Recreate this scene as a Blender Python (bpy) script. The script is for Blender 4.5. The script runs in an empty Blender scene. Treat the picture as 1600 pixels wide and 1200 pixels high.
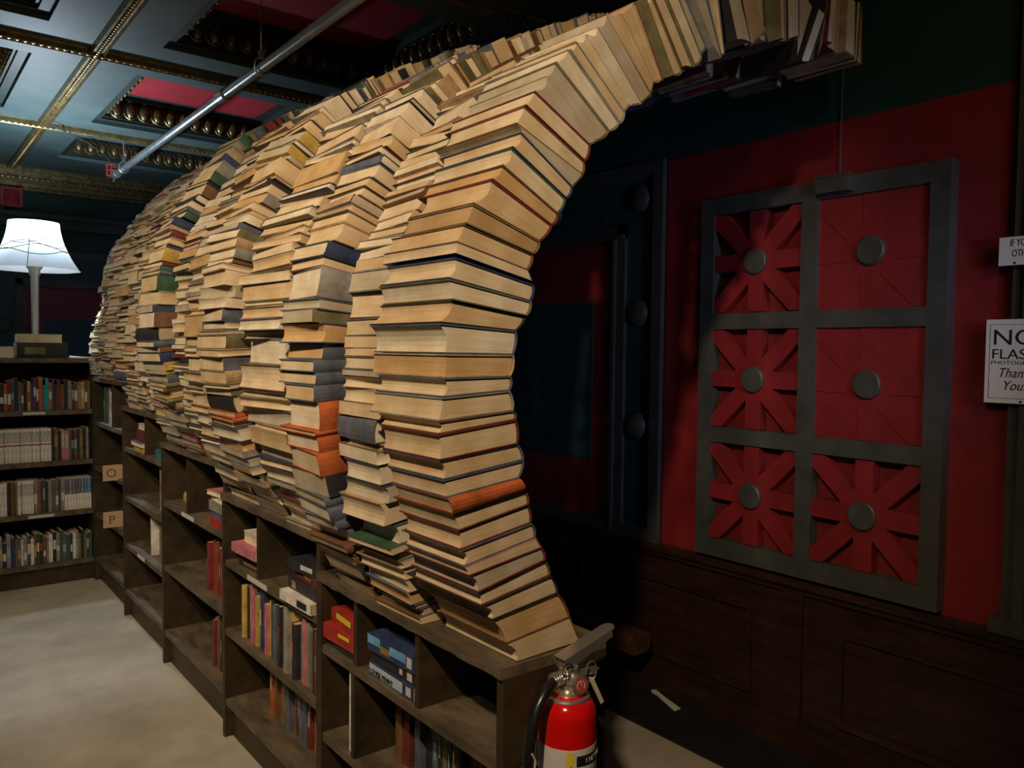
import bpy, math, random
from mathutils import Vector, Matrix

# ---------------------------------------------------------------- camera, world, lights, exposure
SC = bpy.context.scene
COL = SC.collection
SC.view_settings.view_transform = 'Standard'
SC.view_settings.look = 'None'
SC.view_settings.gamma = 1.0
SC.view_settings.use_curve_mapping = False
SC.view_settings.exposure = 0.0

cam_data = bpy.data.cameras.new('camera')
cam_data.sensor_fit = 'HORIZONTAL'
cam_data.sensor_width = 36.0
cam_data.lens = 36.0 * 1240.0 / 1600.0
cam_data.clip_start = 0.02
cam = bpy.data.objects.new('camera', cam_data)
COL.objects.link(cam)
TH, PITCH, ROLL = math.radians(38.6), math.radians(2.45), 0.011
fw = Vector((math.sin(TH) * math.cos(PITCH), math.cos(TH) * math.cos(PITCH), -math.sin(PITCH)))
r0 = Vector((math.cos(TH), -math.sin(TH), 0))
u0 = r0.cross(fw)
rt = r0 * math.cos(ROLL) + u0 * math.sin(ROLL)
up = u0 * math.cos(ROLL) - r0 * math.sin(ROLL)
mw = Matrix.Identity(4)
for i in range(3):
    mw[i][0], mw[i][1], mw[i][2] = rt[i], up[i], -fw[i]
mw[2][3] = 1.5
cam.matrix_world = mw
SC.camera = cam

world = bpy.data.worlds.new('room_ambient')
SC.world = world
world.use_nodes = True
world.node_tree.nodes['Background'].inputs[0].default_value = (0.55, 0.62, 0.8, 1)
world.node_tree.nodes['Background'].inputs[1].default_value = 0.022


def lamp(name, kind, loc, energy, color, size=0.1, target=None, angle=60, blend=0.6):
    d = bpy.data.lights.new(name, kind)
    d.energy = energy
    d.color = color
    if kind == 'AREA':
        d.size = size
    else:
        d.shadow_soft_size = size
    if kind == 'SPOT':
        d.spot_size = math.radians(angle)
        d.spot_blend = blend
    o = bpy.data.objects.new(name, d)
    COL.objects.link(o)
    o.location = loc
    if target is not None:
        o.rotation_euler = (Vector(target) - Vector(loc)).to_track_quat('-Z', 'Y').to_euler()
    return o


WARM = (1.0, 0.74, 0.49)
lamp('track_spot', 'SPOT', (-0.55, 0.15, 2.85), 218, WARM, 0.05, (1.1, 1.9, 1.45), 66, 0.7)
lamp('track_spot', 'SPOT', (-0.9, 1.9, 2.9), 118, (1.0, 0.77, 0.52), 0.05, (1.0, 3.0, 1.5), 78, 0.8)
lamp('track_spot', 'SPOT', (-1.0, 3.4, 2.9), 60, (1.0, 0.84, 0.62), 0.05, (0.9, 4.4, 1.3), 80, 0.8)
lamp('track_spot', 'SPOT', (-0.9, 4.2, 2.95), 48, (1.0, 0.88, 0.66), 0.08, (-0.2, 4.0, 0.0), 85, 0.8)
lamp('crown_fill_spot', 'SPOT', (0.7, -0.4, 2.7), 15, (1.0, 0.76, 0.42), 0.05, (2.15, 1.3, 2.6), 44, 0.9)  # added spot that warms the crown books the key spot misses
lamp('blue_fill_spot', 'SPOT', (1.70, -0.7, 1.7), 82, (0.40, 0.52, 1.0), 0.15, (2.7, 3.25, 1.65), 46, 0.9)  # added unseen blue spot, aimed through the arch opening to tint the wall
lamp('warm_fill_spot', 'SPOT', (1.55, -0.35, 2.25), 16, (1.0, 0.72, 0.28), 0.2, (2.7, 0.45, 1.70), 96, 1.0)  # added unseen spot that brightens the near end of the red wall

# ---------------------------------------------------------------- materials
MATS = {}


def mat(name, color, rough=0.6, metal=0.0, var=0.0, scale=6.0, color2=None, bump=0.0, stretch=(1, 1, 1), emit=None, estr=0, coat=0, kind='noise', detail=5.0):
    if name in MATS:
        return MATS[name]
    m = bpy.data.materials.new(name)
    m.use_nodes = True
    nt = m.node_tree
    b = nt.nodes['Principled BSDF']
    b.inputs['Base Color'].default_value = (*color, 1)
    b.inputs['Roughness'].default_value = rough
    b.inputs['Metallic'].default_value = metal
    if coat:
        b.inputs['Coat Weight'].default_value = coat
    if emit:
        b.inputs['Emission Color'].default_value = (*emit, 1)
        b.inputs['Emission Strength'].default_value = estr
    if var or color2 or bump:
        tc = nt.nodes.new('ShaderNodeTexCoord')
        mp = nt.nodes.new('ShaderNodeMapping')
        mp.inputs['Scale'].default_value = stretch
        nt.links.new(tc.outputs['UV' if kind == 'uv' else 'Object'], mp.inputs[0])
        n = nt.nodes.new('ShaderNodeTexNoise')
        n.inputs['Scale'].default_value = scale
        n.inputs['Detail'].default_value = detail
        n.inputs['Roughness'].default_value = 0.65
        nt.links.new(mp.outputs[0], n.inputs['Vector'])
        cr = nt.nodes.new('ShaderNodeValToRGB')
        cr.color_ramp.elements[0].position = 0.32
        cr.color_ramp.elements[1].position = 0.68
        c2 = color2 if color2 else tuple(min(1, c * (1 + var)) for c in color)
        c1 = color if color2 else tuple(c * (1 - var) for c in color)
        cr.color_ramp.elements[0].color = (*c1, 1)
        cr.color_ramp.elements[1].color = (*c2, 1)
        nt.links.new(n.outputs['Fac'], cr.inputs[0])
        nt.links.new(cr.outputs[0], b.inputs['Base Color'])
        if bump:
            bp = nt.nodes.new('ShaderNodeBump')
            bp.inputs['Strength'].default_value = bump
            bp.inputs['Distance'].default_value = 0.01
            nt.links.new(n.outputs['Fac'], bp.inputs['Height'])
            nt.links.new(bp.outputs[0], b.inputs['Normal'])
    MATS[name] = m
    return m


def page_mat(name, c):
    """Edge of a block of paper: fine lines across the thickness (UV v is metres of thickness) and foxed blotches."""
    if name in MATS:
        return MATS[name]
    m = bpy.data.materials.new(name)
    m.use_nodes = True
    nt = m.node_tree
    b = nt.nodes['Principled BSDF']
    b.inputs['Roughness'].default_value = 0.85
    uv = nt.nodes.new('ShaderNodeUVMap')
    uv.uv_map = 'UVMap'
    mp = nt.nodes.new('ShaderNodeMapping')
    mp.inputs['Scale'].default_value = (5, 420, 1)
    nt.links.new(uv.outputs[0], mp.inputs[0])
    n = nt.nodes.new('ShaderNodeTexNoise')
    n.inputs['Scale'].default_value = 1.0
    n.inputs['Detail'].default_value = 4
    nt.links.new(mp.outputs[0], n.inputs['Vector'])
    cr = nt.nodes.new('ShaderNodeValToRGB')
    cr.color_ramp.elements[0].position = 0.3
    cr.color_ramp.elements[1].position = 0.7
    cr.color_ramp.elements[0].color = (*[x * 0.80 for x in c], 1)
    cr.color_ramp.elements[1].color = (*[min(1, x * 1.06) for x in c], 1)
    nt.links.new(n.outputs['Fac'], cr.inputs[0])
    n2 = nt.nodes.new('ShaderNodeTexNoise')
    n2.inputs['Scale'].default_value = 14
    tc = nt.nodes.new('ShaderNodeTexCoord')
    nt.links.new(tc.outputs['Object'], n2.inputs['Vector'])
    mx = nt.nodes.new('ShaderNodeMix')
    mx.data_type = 'RGBA'
    mx.blend_type = 'MULTIPLY'
    mx.inputs[0].default_value = 1.0
    cr2 = nt.nodes.new('ShaderNodeValToRGB')
    cr2.color_ramp.elements[0].position = 0.35
    cr2.color_ramp.elements[1].position = 0.6
    cr2.color_ramp.elements[0].color = (0.86, 0.8, 0.7, 1)
    cr2.color_ramp.elements[1].color = (1, 1, 1, 1)
    nt.links.new(n2.outputs['Fac'], cr2.inputs[0])
    nt.links.new(cr.outputs[0], mx.inputs[6])
    nt.links.new(cr2.outputs[0], mx.inputs[7])
    nt.links.new(mx.outputs[2], b.inputs['Base Color'])
    bp = nt.nodes.new('ShaderNodeBump')
    bp.inputs['Strength'].default_value = 0.35
    bp.inputs['Distance'].default_value = 0.002
    nt.links.new(n.outputs['Fac'], bp.inputs['Height'])
    nt.links.new(bp.outputs[0], b.inputs['Normal'])
    MATS[name] = m
    return m


PAGES = {'cream': (0.74, 0.62, 0.42), 'pale': (0.78, 0.71, 0.55), 'tan': (0.66, 0.50, 0.29), 'buff': (0.70, 0.56, 0.35),
         'brown': (0.50, 0.34, 0.17), 'amber': (0.62, 0.42, 0.20), 'grey': (0.52, 0.47, 0.36)}
COVERS = {'slate': (0.10, 0.12, 0.16), 'black': (0.025, 0.025, 0.03), 'maroon': (0.16, 0.03, 0.03), 'navy': (0.03, 0.05, 0.13),
          'olive': (0.16, 0.15, 0.07), 'brown': (0.17, 0.08, 0.035), 'tan': (0.42, 0.30, 0.17), 'grey': (0.26, 0.25, 0.23),
          'green': (0.04, 0.10, 0.06), 'teal': (0.04, 0.16, 0.17), 'red': (0.38, 0.03, 0.02), 'orange': (0.45, 0.11, 0.03),
          'white': (0.72, 0.70, 0.64), 'yellow': (0.52, 0.36, 0.08), 'blue': (0.05, 0.20, 0.45), 'pink': (0.55, 0.18, 0.22),
          'cyan': (0.02, 0.33, 0.42)}
for k, c in PAGES.items():
    page_mat('pages_' + k, c)
for k, c in COVERS.items():
    mat('cloth_' + k, c, 0.55, var=0.35, scale=18, bump=0.15)
gold_foil = mat('gold_foil', (0.75, 0.5, 0.15), 0.35, 0.8)
PG = lambda k: MATS['pages_' + k]
CV = lambda k: MATS['cloth_' + k]

wood = mat('dark_shelf_wood', (0.019, 0.012, 0.004), 0.55, color2=(0.058, 0.039, 0.016), scale=3.5, stretch=(3, 1, 3), bump=0.4)
wood_edge = mat('worn_shelf_board', (0.05, 0.037, 0.020), 0.6, color2=(0.17, 0.13, 0.085), scale=5, stretch=(3, 1, 3), bump=0.4)
green_dark = mat('dark_green_paint', (0.010, 0.045, 0.036), 0.55, var=0.25, scale=3, bump=0.1)
green_pan = mat('blue_green_paint', (0.012, 0.045, 0.05), 0.5, var=0.2, scale=3)
slate = mat('slate_blue_paint', (0.055, 0.058, 0.050), 0.45, var=0.25, scale=7, bump=0.1)
red = mat('red_wall_paint', (0.20, 0.013, 0.016), 0.5, var=0.22, scale=5, bump=0.15)
red_shaded = mat('shaded_red_paint', (0.15, 0.007, 0.012), 0.55, var=0.2, scale=6, bump=0.1)  # wall red darkened to carry the shade inside the grille cells
wainscot = mat('dark_stained_wainscot', (0.030, 0.014, 0.008), 0.35, var=0.4, scale=4, stretch=(2, 1, 6), bump=0.1)
black_floor = mat('near_black_floor', (0.010, 0.011, 0.012), 0.6, var=0.3, scale=8)
concrete = mat('worn_concrete', (0.30, 0.27, 0.20), 0.5, color2=(0.52, 0.47, 0.38), scale=2.2, bump=0.15, detail=9)
ceil_m = mat('grey_green_ceiling_paint', (0.07, 0.105, 0.105), 0.6, var=0.25, scale=2.5)
coffer_dark = mat('dark_coffer_paint', (0.018, 0.028, 0.022), 0.6, var=0.3, scale=4)
coffer_red = mat('coffer_red_paint', (0.33, 0.02, 0.03), 0.6, var=0.15, scale=3)
gold = mat('aged_gold', (0.40, 0.31, 0.15), 0.38, 0.75, color2=(0.15, 0.10, 0.04), scale=20, bump=0.2)
steel = mat('galvanised_pipe', (0.42, 0.44, 0.45), 0.35, 0.85, var=0.2, scale=9)
chrome = mat('cast_aluminium', (0.62, 0.60, 0.55), 0.32, 0.85, var=0.1, scale=20)
rubber = mat('black_rubber', (0.012, 0.012, 0.012), 0.3)
ext_red = mat('glossy_red_enamel', (0.62, 0.006, 0.004), 0.14, coat=0.6)
label_w = mat('white_label_paper', (0.62, 0.61, 0.57), 0.35)
label_y = mat('yellow_label_ink', (0.75, 0.6, 0.03), 0.4)
ink = mat('black_ink', (0.012, 0.012, 0.012), 0.5)
cardboard = mat('pale_wood_card', (0.50, 0.36, 0.20), 0.6, var=0.12, scale=8)
brown_ink = mat('brown_ink', (0.20, 0.07, 0.02), 0.6)
sign_m = mat('white_sign_board', (0.80, 0.76, 0.66), 0.4)
lamp_metal = mat('pewter_lamp_metal', (0.45, 0.44, 0.40), 0.35, 0.6)
timber = mat('rough_timber', (0.06, 0.024, 0.010), 0.6, var=0.4, scale=5, stretch=(6, 1, 6), bump=0.2)


# ---------------------------------------------------------------- mesh building
class MB:
    def __init__(s):
        s.v, s.f, s.m, s.uv = [], [], [], []

    def face(s, idx, m=0, uv=None):
        s.f.append(tuple(idx))
        s.m.append(m)
        s.uv.append(uv)

    def box(s, a, b, m=0):
        x0, y0, z0 = [min(p, q) for p, q in zip(a, b)]
        x1, y1, z1 = [max(p, q) for p, q in zip(a, b)]
        n = len(s.v)
        s.v += [(x0, y0, z0), (x1, y0, z0), (x1, y1, z0), (x0, y1, z0), (x0, y0, z1), (x1, y0, z1), (x1, y1, z1), (x0, y1, z1)]
        for q in ((0, 3, 2, 1), (4, 5, 6, 7), (0, 1, 5, 4), (1, 2, 6, 5), (2, 3, 7, 6), (3, 0, 4, 7)):
            s.face([n + i for i in q], m)
        return s

    def prism(s, pts, vec, m=0):
        """Extrude the closed outline pts (3D points, planar) by vec."""
        n, k = len(s.v), len(pts)
        s.v += [tuple(p) for p in pts] + [tuple(Vector(p) + Vector(vec)) for p in pts]
        s.face([n + i for i in range(k)][::-1], m)
        s.face([n + k + i for i in range(k)], m)
        for i in range(k):
            j = (i + 1) % k
            s.face([n + i, n + j, n + k + j, n + k + i], m)
        return s

    def tube(s, pts, r, m=0, seg=10, caps=True):
        """A swept round bar through pts; r is a number or one radius per point."""
        P = [Vector(p) for p in pts]
        rs = r if isinstance(r, (list, tuple)) else [r] * len(P)
        n = len(s.v)
        prev = None
        for i, p in enumerate(P):
            t = (P[min(i + 1, len(P) - 1)] - P[max(i - 1, 0)]).normalized()
            if prev is None:
                a = Vector((0, 0, 1)) if abs(t.z) < 0.9 else Vector((1, 0, 0))
                e1 = t.cross(a).normalized()
            else:
                e1 = (prev - t * prev.dot(t)).normalized()
            prev = e1
            e2 = t.cross(e1)
            for k in range(seg):
                an = 2 * math.pi * k / seg
                s.v.append(tuple(p + (e1 * math.cos(an) + e2 * math.sin(an)) * rs[i]))
        for i in range(len(P) - 1):
            for k in range(seg):
                a, b = n + i * seg + k, n + i * seg + (k + 1) % seg
                s.face([a, b, b + seg, a + seg], m)
        if caps:
            s.face([n + k for k in range(seg)][::-1], m)
            s.face([n + (len(P) - 1) * seg + k for k in range(seg)], m)
        return s

    def lathe(s, c, prof, m=0, seg=32, mfun=None, shape=None):
        """Revolve (radius, z) pairs about the vertical through c."""
        n = len(s.v)
        for r, z in prof:
            for k in range(seg):
                an = 2 * math.pi * k / seg
                q = shape(an, z) if shape else 1.0
                s.v.append((c[0] + r * q * math.cos(an), c[1] + r * q * math.sin(an), c[2] + z))
        for i in range(len(prof) - 1):
            for k in range(seg):
                a, b = n + i * seg + k, n + i * seg + (k + 1) % seg
                s.face([a, b, b + seg, a + seg], mfun(i, k) if mfun else m)
        return s

    def ball(s, c, rx, ry, rz, m=0, seg=6, rings=4):
        n = len(s.v)
        s.v.append((c[0], c[1], c[2] + rz))
        for i in range(1, rings):
            ph = math.pi * i / rings
            for k in range(seg):
                an = 2 * math.pi * k / seg
                s.v.append((c[0] + rx * math.sin(ph) * math.cos(an), c[1] + ry * math.sin(ph) * math.sin(an), c[2] + rz * math.cos(ph)))
        s.v.append((c[0], c[1], c[2] - rz))
        e = len(s.v) - 1
        for k in range(seg):
            s.face([n, n + 1 + k, n + 1 + (k + 1) % seg], m)
            s.face([e, e - seg + (k + 1) % seg, e - seg + k], m)
        for i in range(rings - 2):
            for k in range(seg):
                a, b = n + 1 + i * seg + k, n + 1 + i * seg + (k + 1) % seg
                s.face([a, a + seg, b + seg, b], m)
        return s

    def build(s, name, mats, parent=None, smooth=False, origin=None):
        if not isinstance(mats, (list, tuple)):
            mats = [mats]
        me = bpy.data.meshes.new(name)
        if origin is None:
            if parent is not None:
                origin = tuple(parent.get('o', (0, 0, 0)))
            else:
                lo = [min(v[i] for v in s.v) for i in range(3)]
                hi = [max(v[i] for v in s.v) for i in range(3)]
                origin = ((lo[0] + hi[0]) / 2, (lo[1] + hi[1]) / 2, lo[2])
        ox, oy, oz = origin
        me.from_pydata([(x - ox, y - oy, z - oz) for x, y, z in s.v], [], s.f)
        for m_ in mats:
            me.materials.append(m_)
        me.polygons.foreach_set('material_index', s.m)
        if any(u is not None for u in s.uv):
            lay = me.uv_layers.new(name='UVMap')
            flat = []
            for f_, u in zip(s.f, s.uv):
                for i in range(len(f_)):
                    flat += list(u[i]) if u is not None else [0.0, 0.0]
            lay.data.foreach_set('uv', flat)
        if smooth:
            me.polygons.foreach_set('use_smooth', [True] * len(me.polygons))
            me.set_sharp_from_angle(angle=math.radians(40))
        me.update()
        o = bpy.data.objects.new(name, me)
        COL.objects.link(o)
        if parent is not None:
            o.parent = parent
        else:
            o.location = origin
        return o


ORIG = {}


def tag(o, label=None, cat=None, group=None, kind=None):
    if label: o['label'] = label
    if cat: o['category'] = cat
    if group: o['group'] = group
    if kind: o['kind'] = kind
    return o


def thing(name, loc, label, cat, group=None, kind=None):
    o = bpy.data.objects.new(name, None)
    o.empty_display_size = 0.05
    COL.objects.link(o)
    o.location = loc
    return tag(o, label, cat, group, kind)


def part(mb, name, m, parent, smooth=False, label=None):
    """A mesh in world coordinates hung under a thing (or under a part, as its sub-part)."""
    root = parent
    while root.parent is not None:
        root = root.parent
    org = tuple(root.location)
    o = mb.build(name, m, None, smooth, origin=org)
    o.location = (0, 0, 0)
    o.parent = parent
    if label: o['label'] = label
    return o


def text(body, size, origin, xdir, ydir, m, parent, align='LEFT', ext=0.0004, shear=0.0, name='lettering', xs=1.0):
    c = bpy.data.curves.new(name, 'FONT')
    c.body = body
    c.size = size
    c.extrude = ext
    c.shear = shear
    c.align_x = align
    c.resolution_u = 3
    c.materials.append(m)
    o = bpy.data.objects.new(name, c)
    COL.objects.link(o)
    root = parent
    while root.parent is not None:
        root = root.parent
    X, Y = Vector(xdir).normalized(), Vector(ydir).normalized()
    Z = X.cross(Y)
    M = Matrix.Identity(4)
    for i in range(3):
        M[i][0], M[i][1], M[i][2], M[i][3] = X[i] * xs, Y[i], Z[i], origin[i] - root.location[i]
    # as plain mesh
    dg = bpy.context.evaluated_depsgraph_get()
    me = bpy.data.meshes.new_from_object(o.evaluated_get(dg))
    bpy.data.objects.remove(o)
    o = bpy.data.objects.new(name, me)
    COL.objects.link(o)
    o.parent = parent
    o.matrix_local = M
    return o


# ---------------------------------------------------------------- the room
def yz(mb, x0, x1, y0, y1, z0, z1, m=0):
    return mb.box((x0, y0, z0), (x1, y1, z1), m)


floor = tag(yz(MB(), -4.5, 2.9, -3.0, 8.4, -0.1, 0.0).build('floor', concrete, origin=(0, 0, 0)), 'worn beige grey concrete floor', 'floor', kind='structure')
tag(yz(MB(), 2.36, 2.66, -3.0, 8.1, 0.0, 0.006).build('trim_1', black_floor), 'black strip of floor along the panelled wall', 'floor border', kind='structure')  # thin near-black strip laid flat on the floor beside the wall

WX = 2.70
wall_r = thing('wall_right', (WX, 2.0, 0), 'red and dark green painted wall with brown wainscot', 'wall', kind='structure')
part(yz(MB(), WX, WX + 0.12, -3.0, 8.2, 0, 3.0), 'green_upper_wall', green_dark, wall_r)
red_b = yz(MB(), WX - 0.006, WX, 0.93, 2.305, 0.64, 2.328)
red_b.box((WX - 0.012, 1.512, 2.12), (WX - 0.006, 1.516, 2.328))
part(red_b, 'red_painted_field', red, wall_r)
w = MB()
yz(w, WX - 0.014, WX, -3.0, 8.1, 0.10, 0.62)
for (a, b) in ((-2.2, -1.0), (-0.8, 0.10), (0.30, 1.46), (1.82, 2.56), (2.78, 3.9), (4.1, 5.2), (5.4, 6.5), (6.7, 7.8)):
    for q in ((a, b, 0.485, 0.50), (a, b, 0.155, 0.18), (a, a + 0.022, 0.18, 0.485), (b - 0.022, b, 0.18, 0.485)):
        yz(w, WX - 0.030, WX - 0.014, *q)
    yz(w, WX - 0.020, WX - 0.014, a + 0.07, b - 0.07, 0.235, 0.43)
part(w, 'panelled_wainscot', wainscot, wall_r)
w = MB()
yz(w, WX - 0.045, WX, -3.0, 8.1, 0.625, 0.655)
yz(w, WX - 0.030, WX, -3.0, 8.1, 0.60, 0.625)
yz(w, WX - 0.030, WX, 1.60, 1.69, 0.10, 0.60)
part(w, 'chair_rail', wainscot, wall_r)
w = MB()
yz(w, WX - 0.035, WX, 0.42, 0.935, 0.655, 2.95)
yz(w, WX - 0.050, WX - 0.035, 0.87, 0.90, 0.70, 2.9)
yz(w, WX - 0.050, WX - 0.035, 0.47, 0.50, 0.70, 2.9)
yz(w, WX - 0.06, WX, 0.40, 0.96, 0.655, 0.70)
part(w, 'pilaster', slate, wall_r)
part(MB().tube([(WX - 0.006, 1.513, 2.13), (WX - 0.006, 1.513, 2.96)], 0.004, seg=6), 'wire_conduit', slate, wall_r)
w = MB()
yz(w, WX - 0.03, WX, -3.0, 8.1, 0.0, 0.10)
yz(w, WX - 0.045, WX, -3.0, 8.1, 0.0, 0.035)
tag(w.build('baseboard_right', wainscot), 'dark brown baseboard under the wainscot', 'baseboard', kind='structure')


def wall_panel(name, M, y0, y1, label, rail=0.655, top=2.335):
    """Framed wall panel with domed roundels. M maps (along, out, z) to the world."""
    t = thing(name, M(y0, 0, rail), label, 'wall panel', kind='structure')

    def bx(mb, a0, a1, o0, o1, z0, z1, m=0):
        p, q = M(a0, o0, z0), M(a1, o1, z1)
        mb.box(p, q, m)
    w = MB()
    bx(w, y0, y1, 0, 0.012, rail, top)
    part(w, 'green_band', green_pan, t)
    w = MB()
    for q in ((y0, y0 + .055, rail, top), (y1 - .055, y1, rail, top), (y0 + .055, y1 - .055, top - .055, top), (y0 + .055, y1 - .055, rail, rail + .05)):
        bx(w, q[0], q[1], 0, 0.038, q[2], q[3])
    i = .068
    for q in ((y0 + .055, y0 + i, rail + .05, top - .055), (y1 - i, y1 - .055, rail + .05, top - .055), (y0 + .055, y1 - .055, top - i, top - .055)):
        bx(w, q[0], q[1], 0, 0.024, q[2], q[3])
    part(w, 'outer_frame', slate, t)
    a, b, tp = y0 + .225, y1 - .225, top - .255
    w = MB()
    for q in ((a, a + .05, rail, tp), (b - .05, b, rail, tp), (a, b, tp - .05, tp)):
        bx(w, q[0], q[1], 0, 0.030, q[2], q[3])
    for q in ((a + .05, a + .068, rail, tp - .05), (b - .068, b - .05, rail, tp - .05), (a, b, tp - .068, tp - .05)):
        bx(w, q[0], q[1], 0, 0.045, q[2], q[3])
    part(w, 'inner_frame', slate, t)
    w = MB()
    bx(w, a + .068, b - .068, 0, 0.016, rail, tp - .068)
    part(w, 'red_panel', red, t)
    w = MB()
    bx(w, a + .21, b - .21, 0, 0.022, 0.976, 1.735)
    part(w, 'green_centre_panel', green_pan, t)
    spots = [(y0 + .145, z) for z in (1.163, 1.672, 2.183)] + [(y1 - .145, z) for z in (1.163, 1.672, 2.183)]
    n = max(1, round((y1 - y0 - .29) / .51))
    spots += [(y0 + .145 + (y1 - y0 - .29) * k / n, 2.183) for k in range(1, n)]
    for (yy, z) in spots:
        w = MB()
        base = []
        rings = [(0.060, 0.012), (0.060, 0.020), (0.054, 0.030), (0.040, 0.038), (0.020, 0.043)]
        seg = 24
        for r, o in rings:
            for k in range(seg):
                an = 2 * math.pi * k / seg
                w.v.append(M(yy + r * math.cos(an), o, z + r * math.sin(an)))
        w.v.append(M(yy, 0.044, z))
        for i_ in range(len(rings) - 1):
            for k in range(seg):
                p, q = i_ * seg + k, i_ * seg + (k + 1) % seg
                w.face([p, q, q + seg, p + seg])
        for k in range(seg):
            w.face([(len(rings) - 1) * seg + k, (len(rings) - 1) * seg + (k + 1) % seg, len(rings) * seg])
        part(w, 'roundel', slate, t, smooth=True)
    return t


MR = lambda a, o, z: (WX - o, a, z)
wall_panel('trim_2', MR, 2.305, 4.36, 'framed wall panel with domed roundels behind the book arch')
wall_panel('trim_3', MR, 5.75, 7.8, 'framed wall panel with domed roundels deep inside the book arch')
WY = 8.12
part(MB().box((-4.5, WY, 0), (2.82, WY + .12, 3.0)), 'green_plaster', green_dark, thing('wall_back', (0, WY, 0), 'dark green far wall with framed red panels', 'wall', kind='structure'))
MBK = lambda a, o, z: (a, WY - o, z)
wall_panel('trim_4', MBK, 0.715, 2.6, 'framed red wall panel with roundels on the far wall')
wall_panel('trim_5', MBK, -2.2, 0.50, 'framed red wall panel beyond the lamp on the far wall')

# gold cornice on the far wall with a beam under it
co = thing('trim_6', (0, WY, 2.8), 'gold beaded cornice along the far wall', 'cornice', kind='structure')
w = MB()
for k, (o, z0, z1) in enumerate(((.24, 2.965, 3.0), (.20, 2.93, 2.965), (.15, 2.89, 2.93), (.10, 2.86, 2.89), (.06, 2.835, 2.86))):
    w.box((-4.5, WY - o, z0), (WX, WY, z1))
part(w, 'cornice_steps', gold, co)
w = MB()
x = -0.3
while x < 2.6:
    w.ball((x, WY - .205, 2.915), .016, .012, .016)
    w.ball((x + .02, WY - .245, 2.982), .010, .010, .010)
    w.ball((x, WY - .105, 2.85), .010, .012, .012)
    x += .042
part(w, 'cornice_beads', gold, co)
w = MB()
w.box((-4.5, WY - .10, 2.52), (WX, WY, 2.60))
w.box((-4.5, WY - .16, 2.60), (WX, WY, 2.64))
tag(w.build('trim_7', slate), 'plain beam moulding below the far cornice', 'moulding', kind='structure')

# ---------------------------------------------------------------- coffered ceiling
ceil = thing('ceiling', (0, 2, 3.0), 'coffered ceiling painted grey green with gold mouldings', 'ceiling', kind='structure')
XO = [(-2.84, -1.60), (-1.10, 0.645), (1.145, 2.385)]
XO = [(-2.35, -1.11), (-0.60, 0.645), (1.145, 2.385)]
YO = [(-2.05, -0.85), (-0.35, 0.86), (1.36, 2.57), (3.08, 4.28), (4.80, 6.01), (6.47, 7.30)]
w = MB()
ys = [-3.0]
for a, b in YO:
    w.box((-4.5, ys[-1], 3.0), (2.82, a, 3.08))
    xs = -4.5
    for (c, d) in XO:
        w.box((xs, a, 3.0), (c, b, 3.08))
        xs = d
    w.box((xs, a, 3.0), (2.82, b, 3.08))
    ys.append(b)
w.box((-4.5, ys[-1], 3.0), (2.82, 8.24, 3.08))
part(w, 'ceiling_field', ceil_m, ceil)
for (a, b) in YO:
    for (c, d) in XO:
        w = MB()
        t_ = .03
        w.box((c - t_, a - t_, 3.08), (c, b + t_, 3.24))
        w.box((d, a - t_, 3.08), (d + t_, b + t_, 3.24))
        w.box((c, a - t_, 3.08), (d, a, 3.24))
        w.box((c, b, 3.08), (d, b + t_, 3.24))
        w.box((c, a, 3.195), (d, b, 3.24))
        for (i0, i1, q) in ((.001, .05, 3.025), (.05, .065, 3.04), (.065, .10, 3.16)):
            w.box((c + i0, a + i0, q), (c + i1, b - i0, 3.195))
            w.box((d - i1, a + i0, q), (d - i0, b - i0, 3.195))
            w.box((c + i1, a + i0, q), (d - i1, a + i1, 3.195))
            w.box((c + i1, b - i1, q), (d - i1, b - i0, 3.195))
        cf = part(w, 'coffer', coffer_dark, ceil)
        part(MB().box((c + .19, a + .19, 3.183), (d - .19, b - .19, 3.195)), 'coffer_panel', coffer_red, cf)
        w = MB()
        n = 12

        def egg(x, y, ax):
            w.ball((x, y, 3.10), .030, .030, .050, seg=8, rings=6)
            for sg in (-1, 1):      # the shell around each egg
                pts = []
                for q in range(6):
                    ph = math.pi * q / 5
                    o_ = sg * .044 * math.sin(ph)
                    pts.append((x + o_ * (ax == 0), y + o_ * (ax == 1), 3.10 + .056 * math.cos(ph)))
                w.tube(pts, .006, seg=4, caps=False)
        for k in range(n):
            x = c + .10 + (d - c - .20) * (k + .5) / n
            for yy in (a + .078, b - .078):
                egg(x, yy, 0)
        n = max(7, round((b - a - .2) / .09))
        for k in range(n):
            y = a + .10 + (b - a - .20) * (k + .5) / n
            for xx in (c + .078, d - .078):
                egg(xx, y, 1)
        part(w, 'egg_and_dart_moulding', gold, cf, smooth=True)


def beaded(name, p0, p1, width, parent):
    """Flat gold strip under the ceiling with a row of beads and small edge rolls."""
    P, Q = Vector(p0), Vector(p1)
    d = (Q - P).normalized()
    s = Vector((-d.y, d.x, 0))
    h = width / 2
    w = MB()
    w.prism([P + s * h, P + s * h * .8 - Vector((0, 0, .02)), P - s * h * .8 - Vector((0, 0, .02)), P - s * h], Q - P)
    w.prism([P + s * h * .95 - Vector((0, 0, .012)), P + s * h * .9 - Vector((0, 0, .032)), P + s * h * .65 - Vector((0, 0, .02))], Q - P)
    w.prism([P - s * h * .95 - Vector((0, 0, .012)), P - s * h * .65 - Vector((0, 0, .02)), P - s * h * .9 - Vector((0, 0, .032))], Q - P)
    L = (Q - P).length
    n = int(L / .034)
    for k in range(n):
        c = P + d * (L * (k + .5) / n)
        w.ball((c.x, c.y, c.z - .022), .013, .013, .012)
    return part(w, name, gold, parent, smooth=True)


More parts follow.
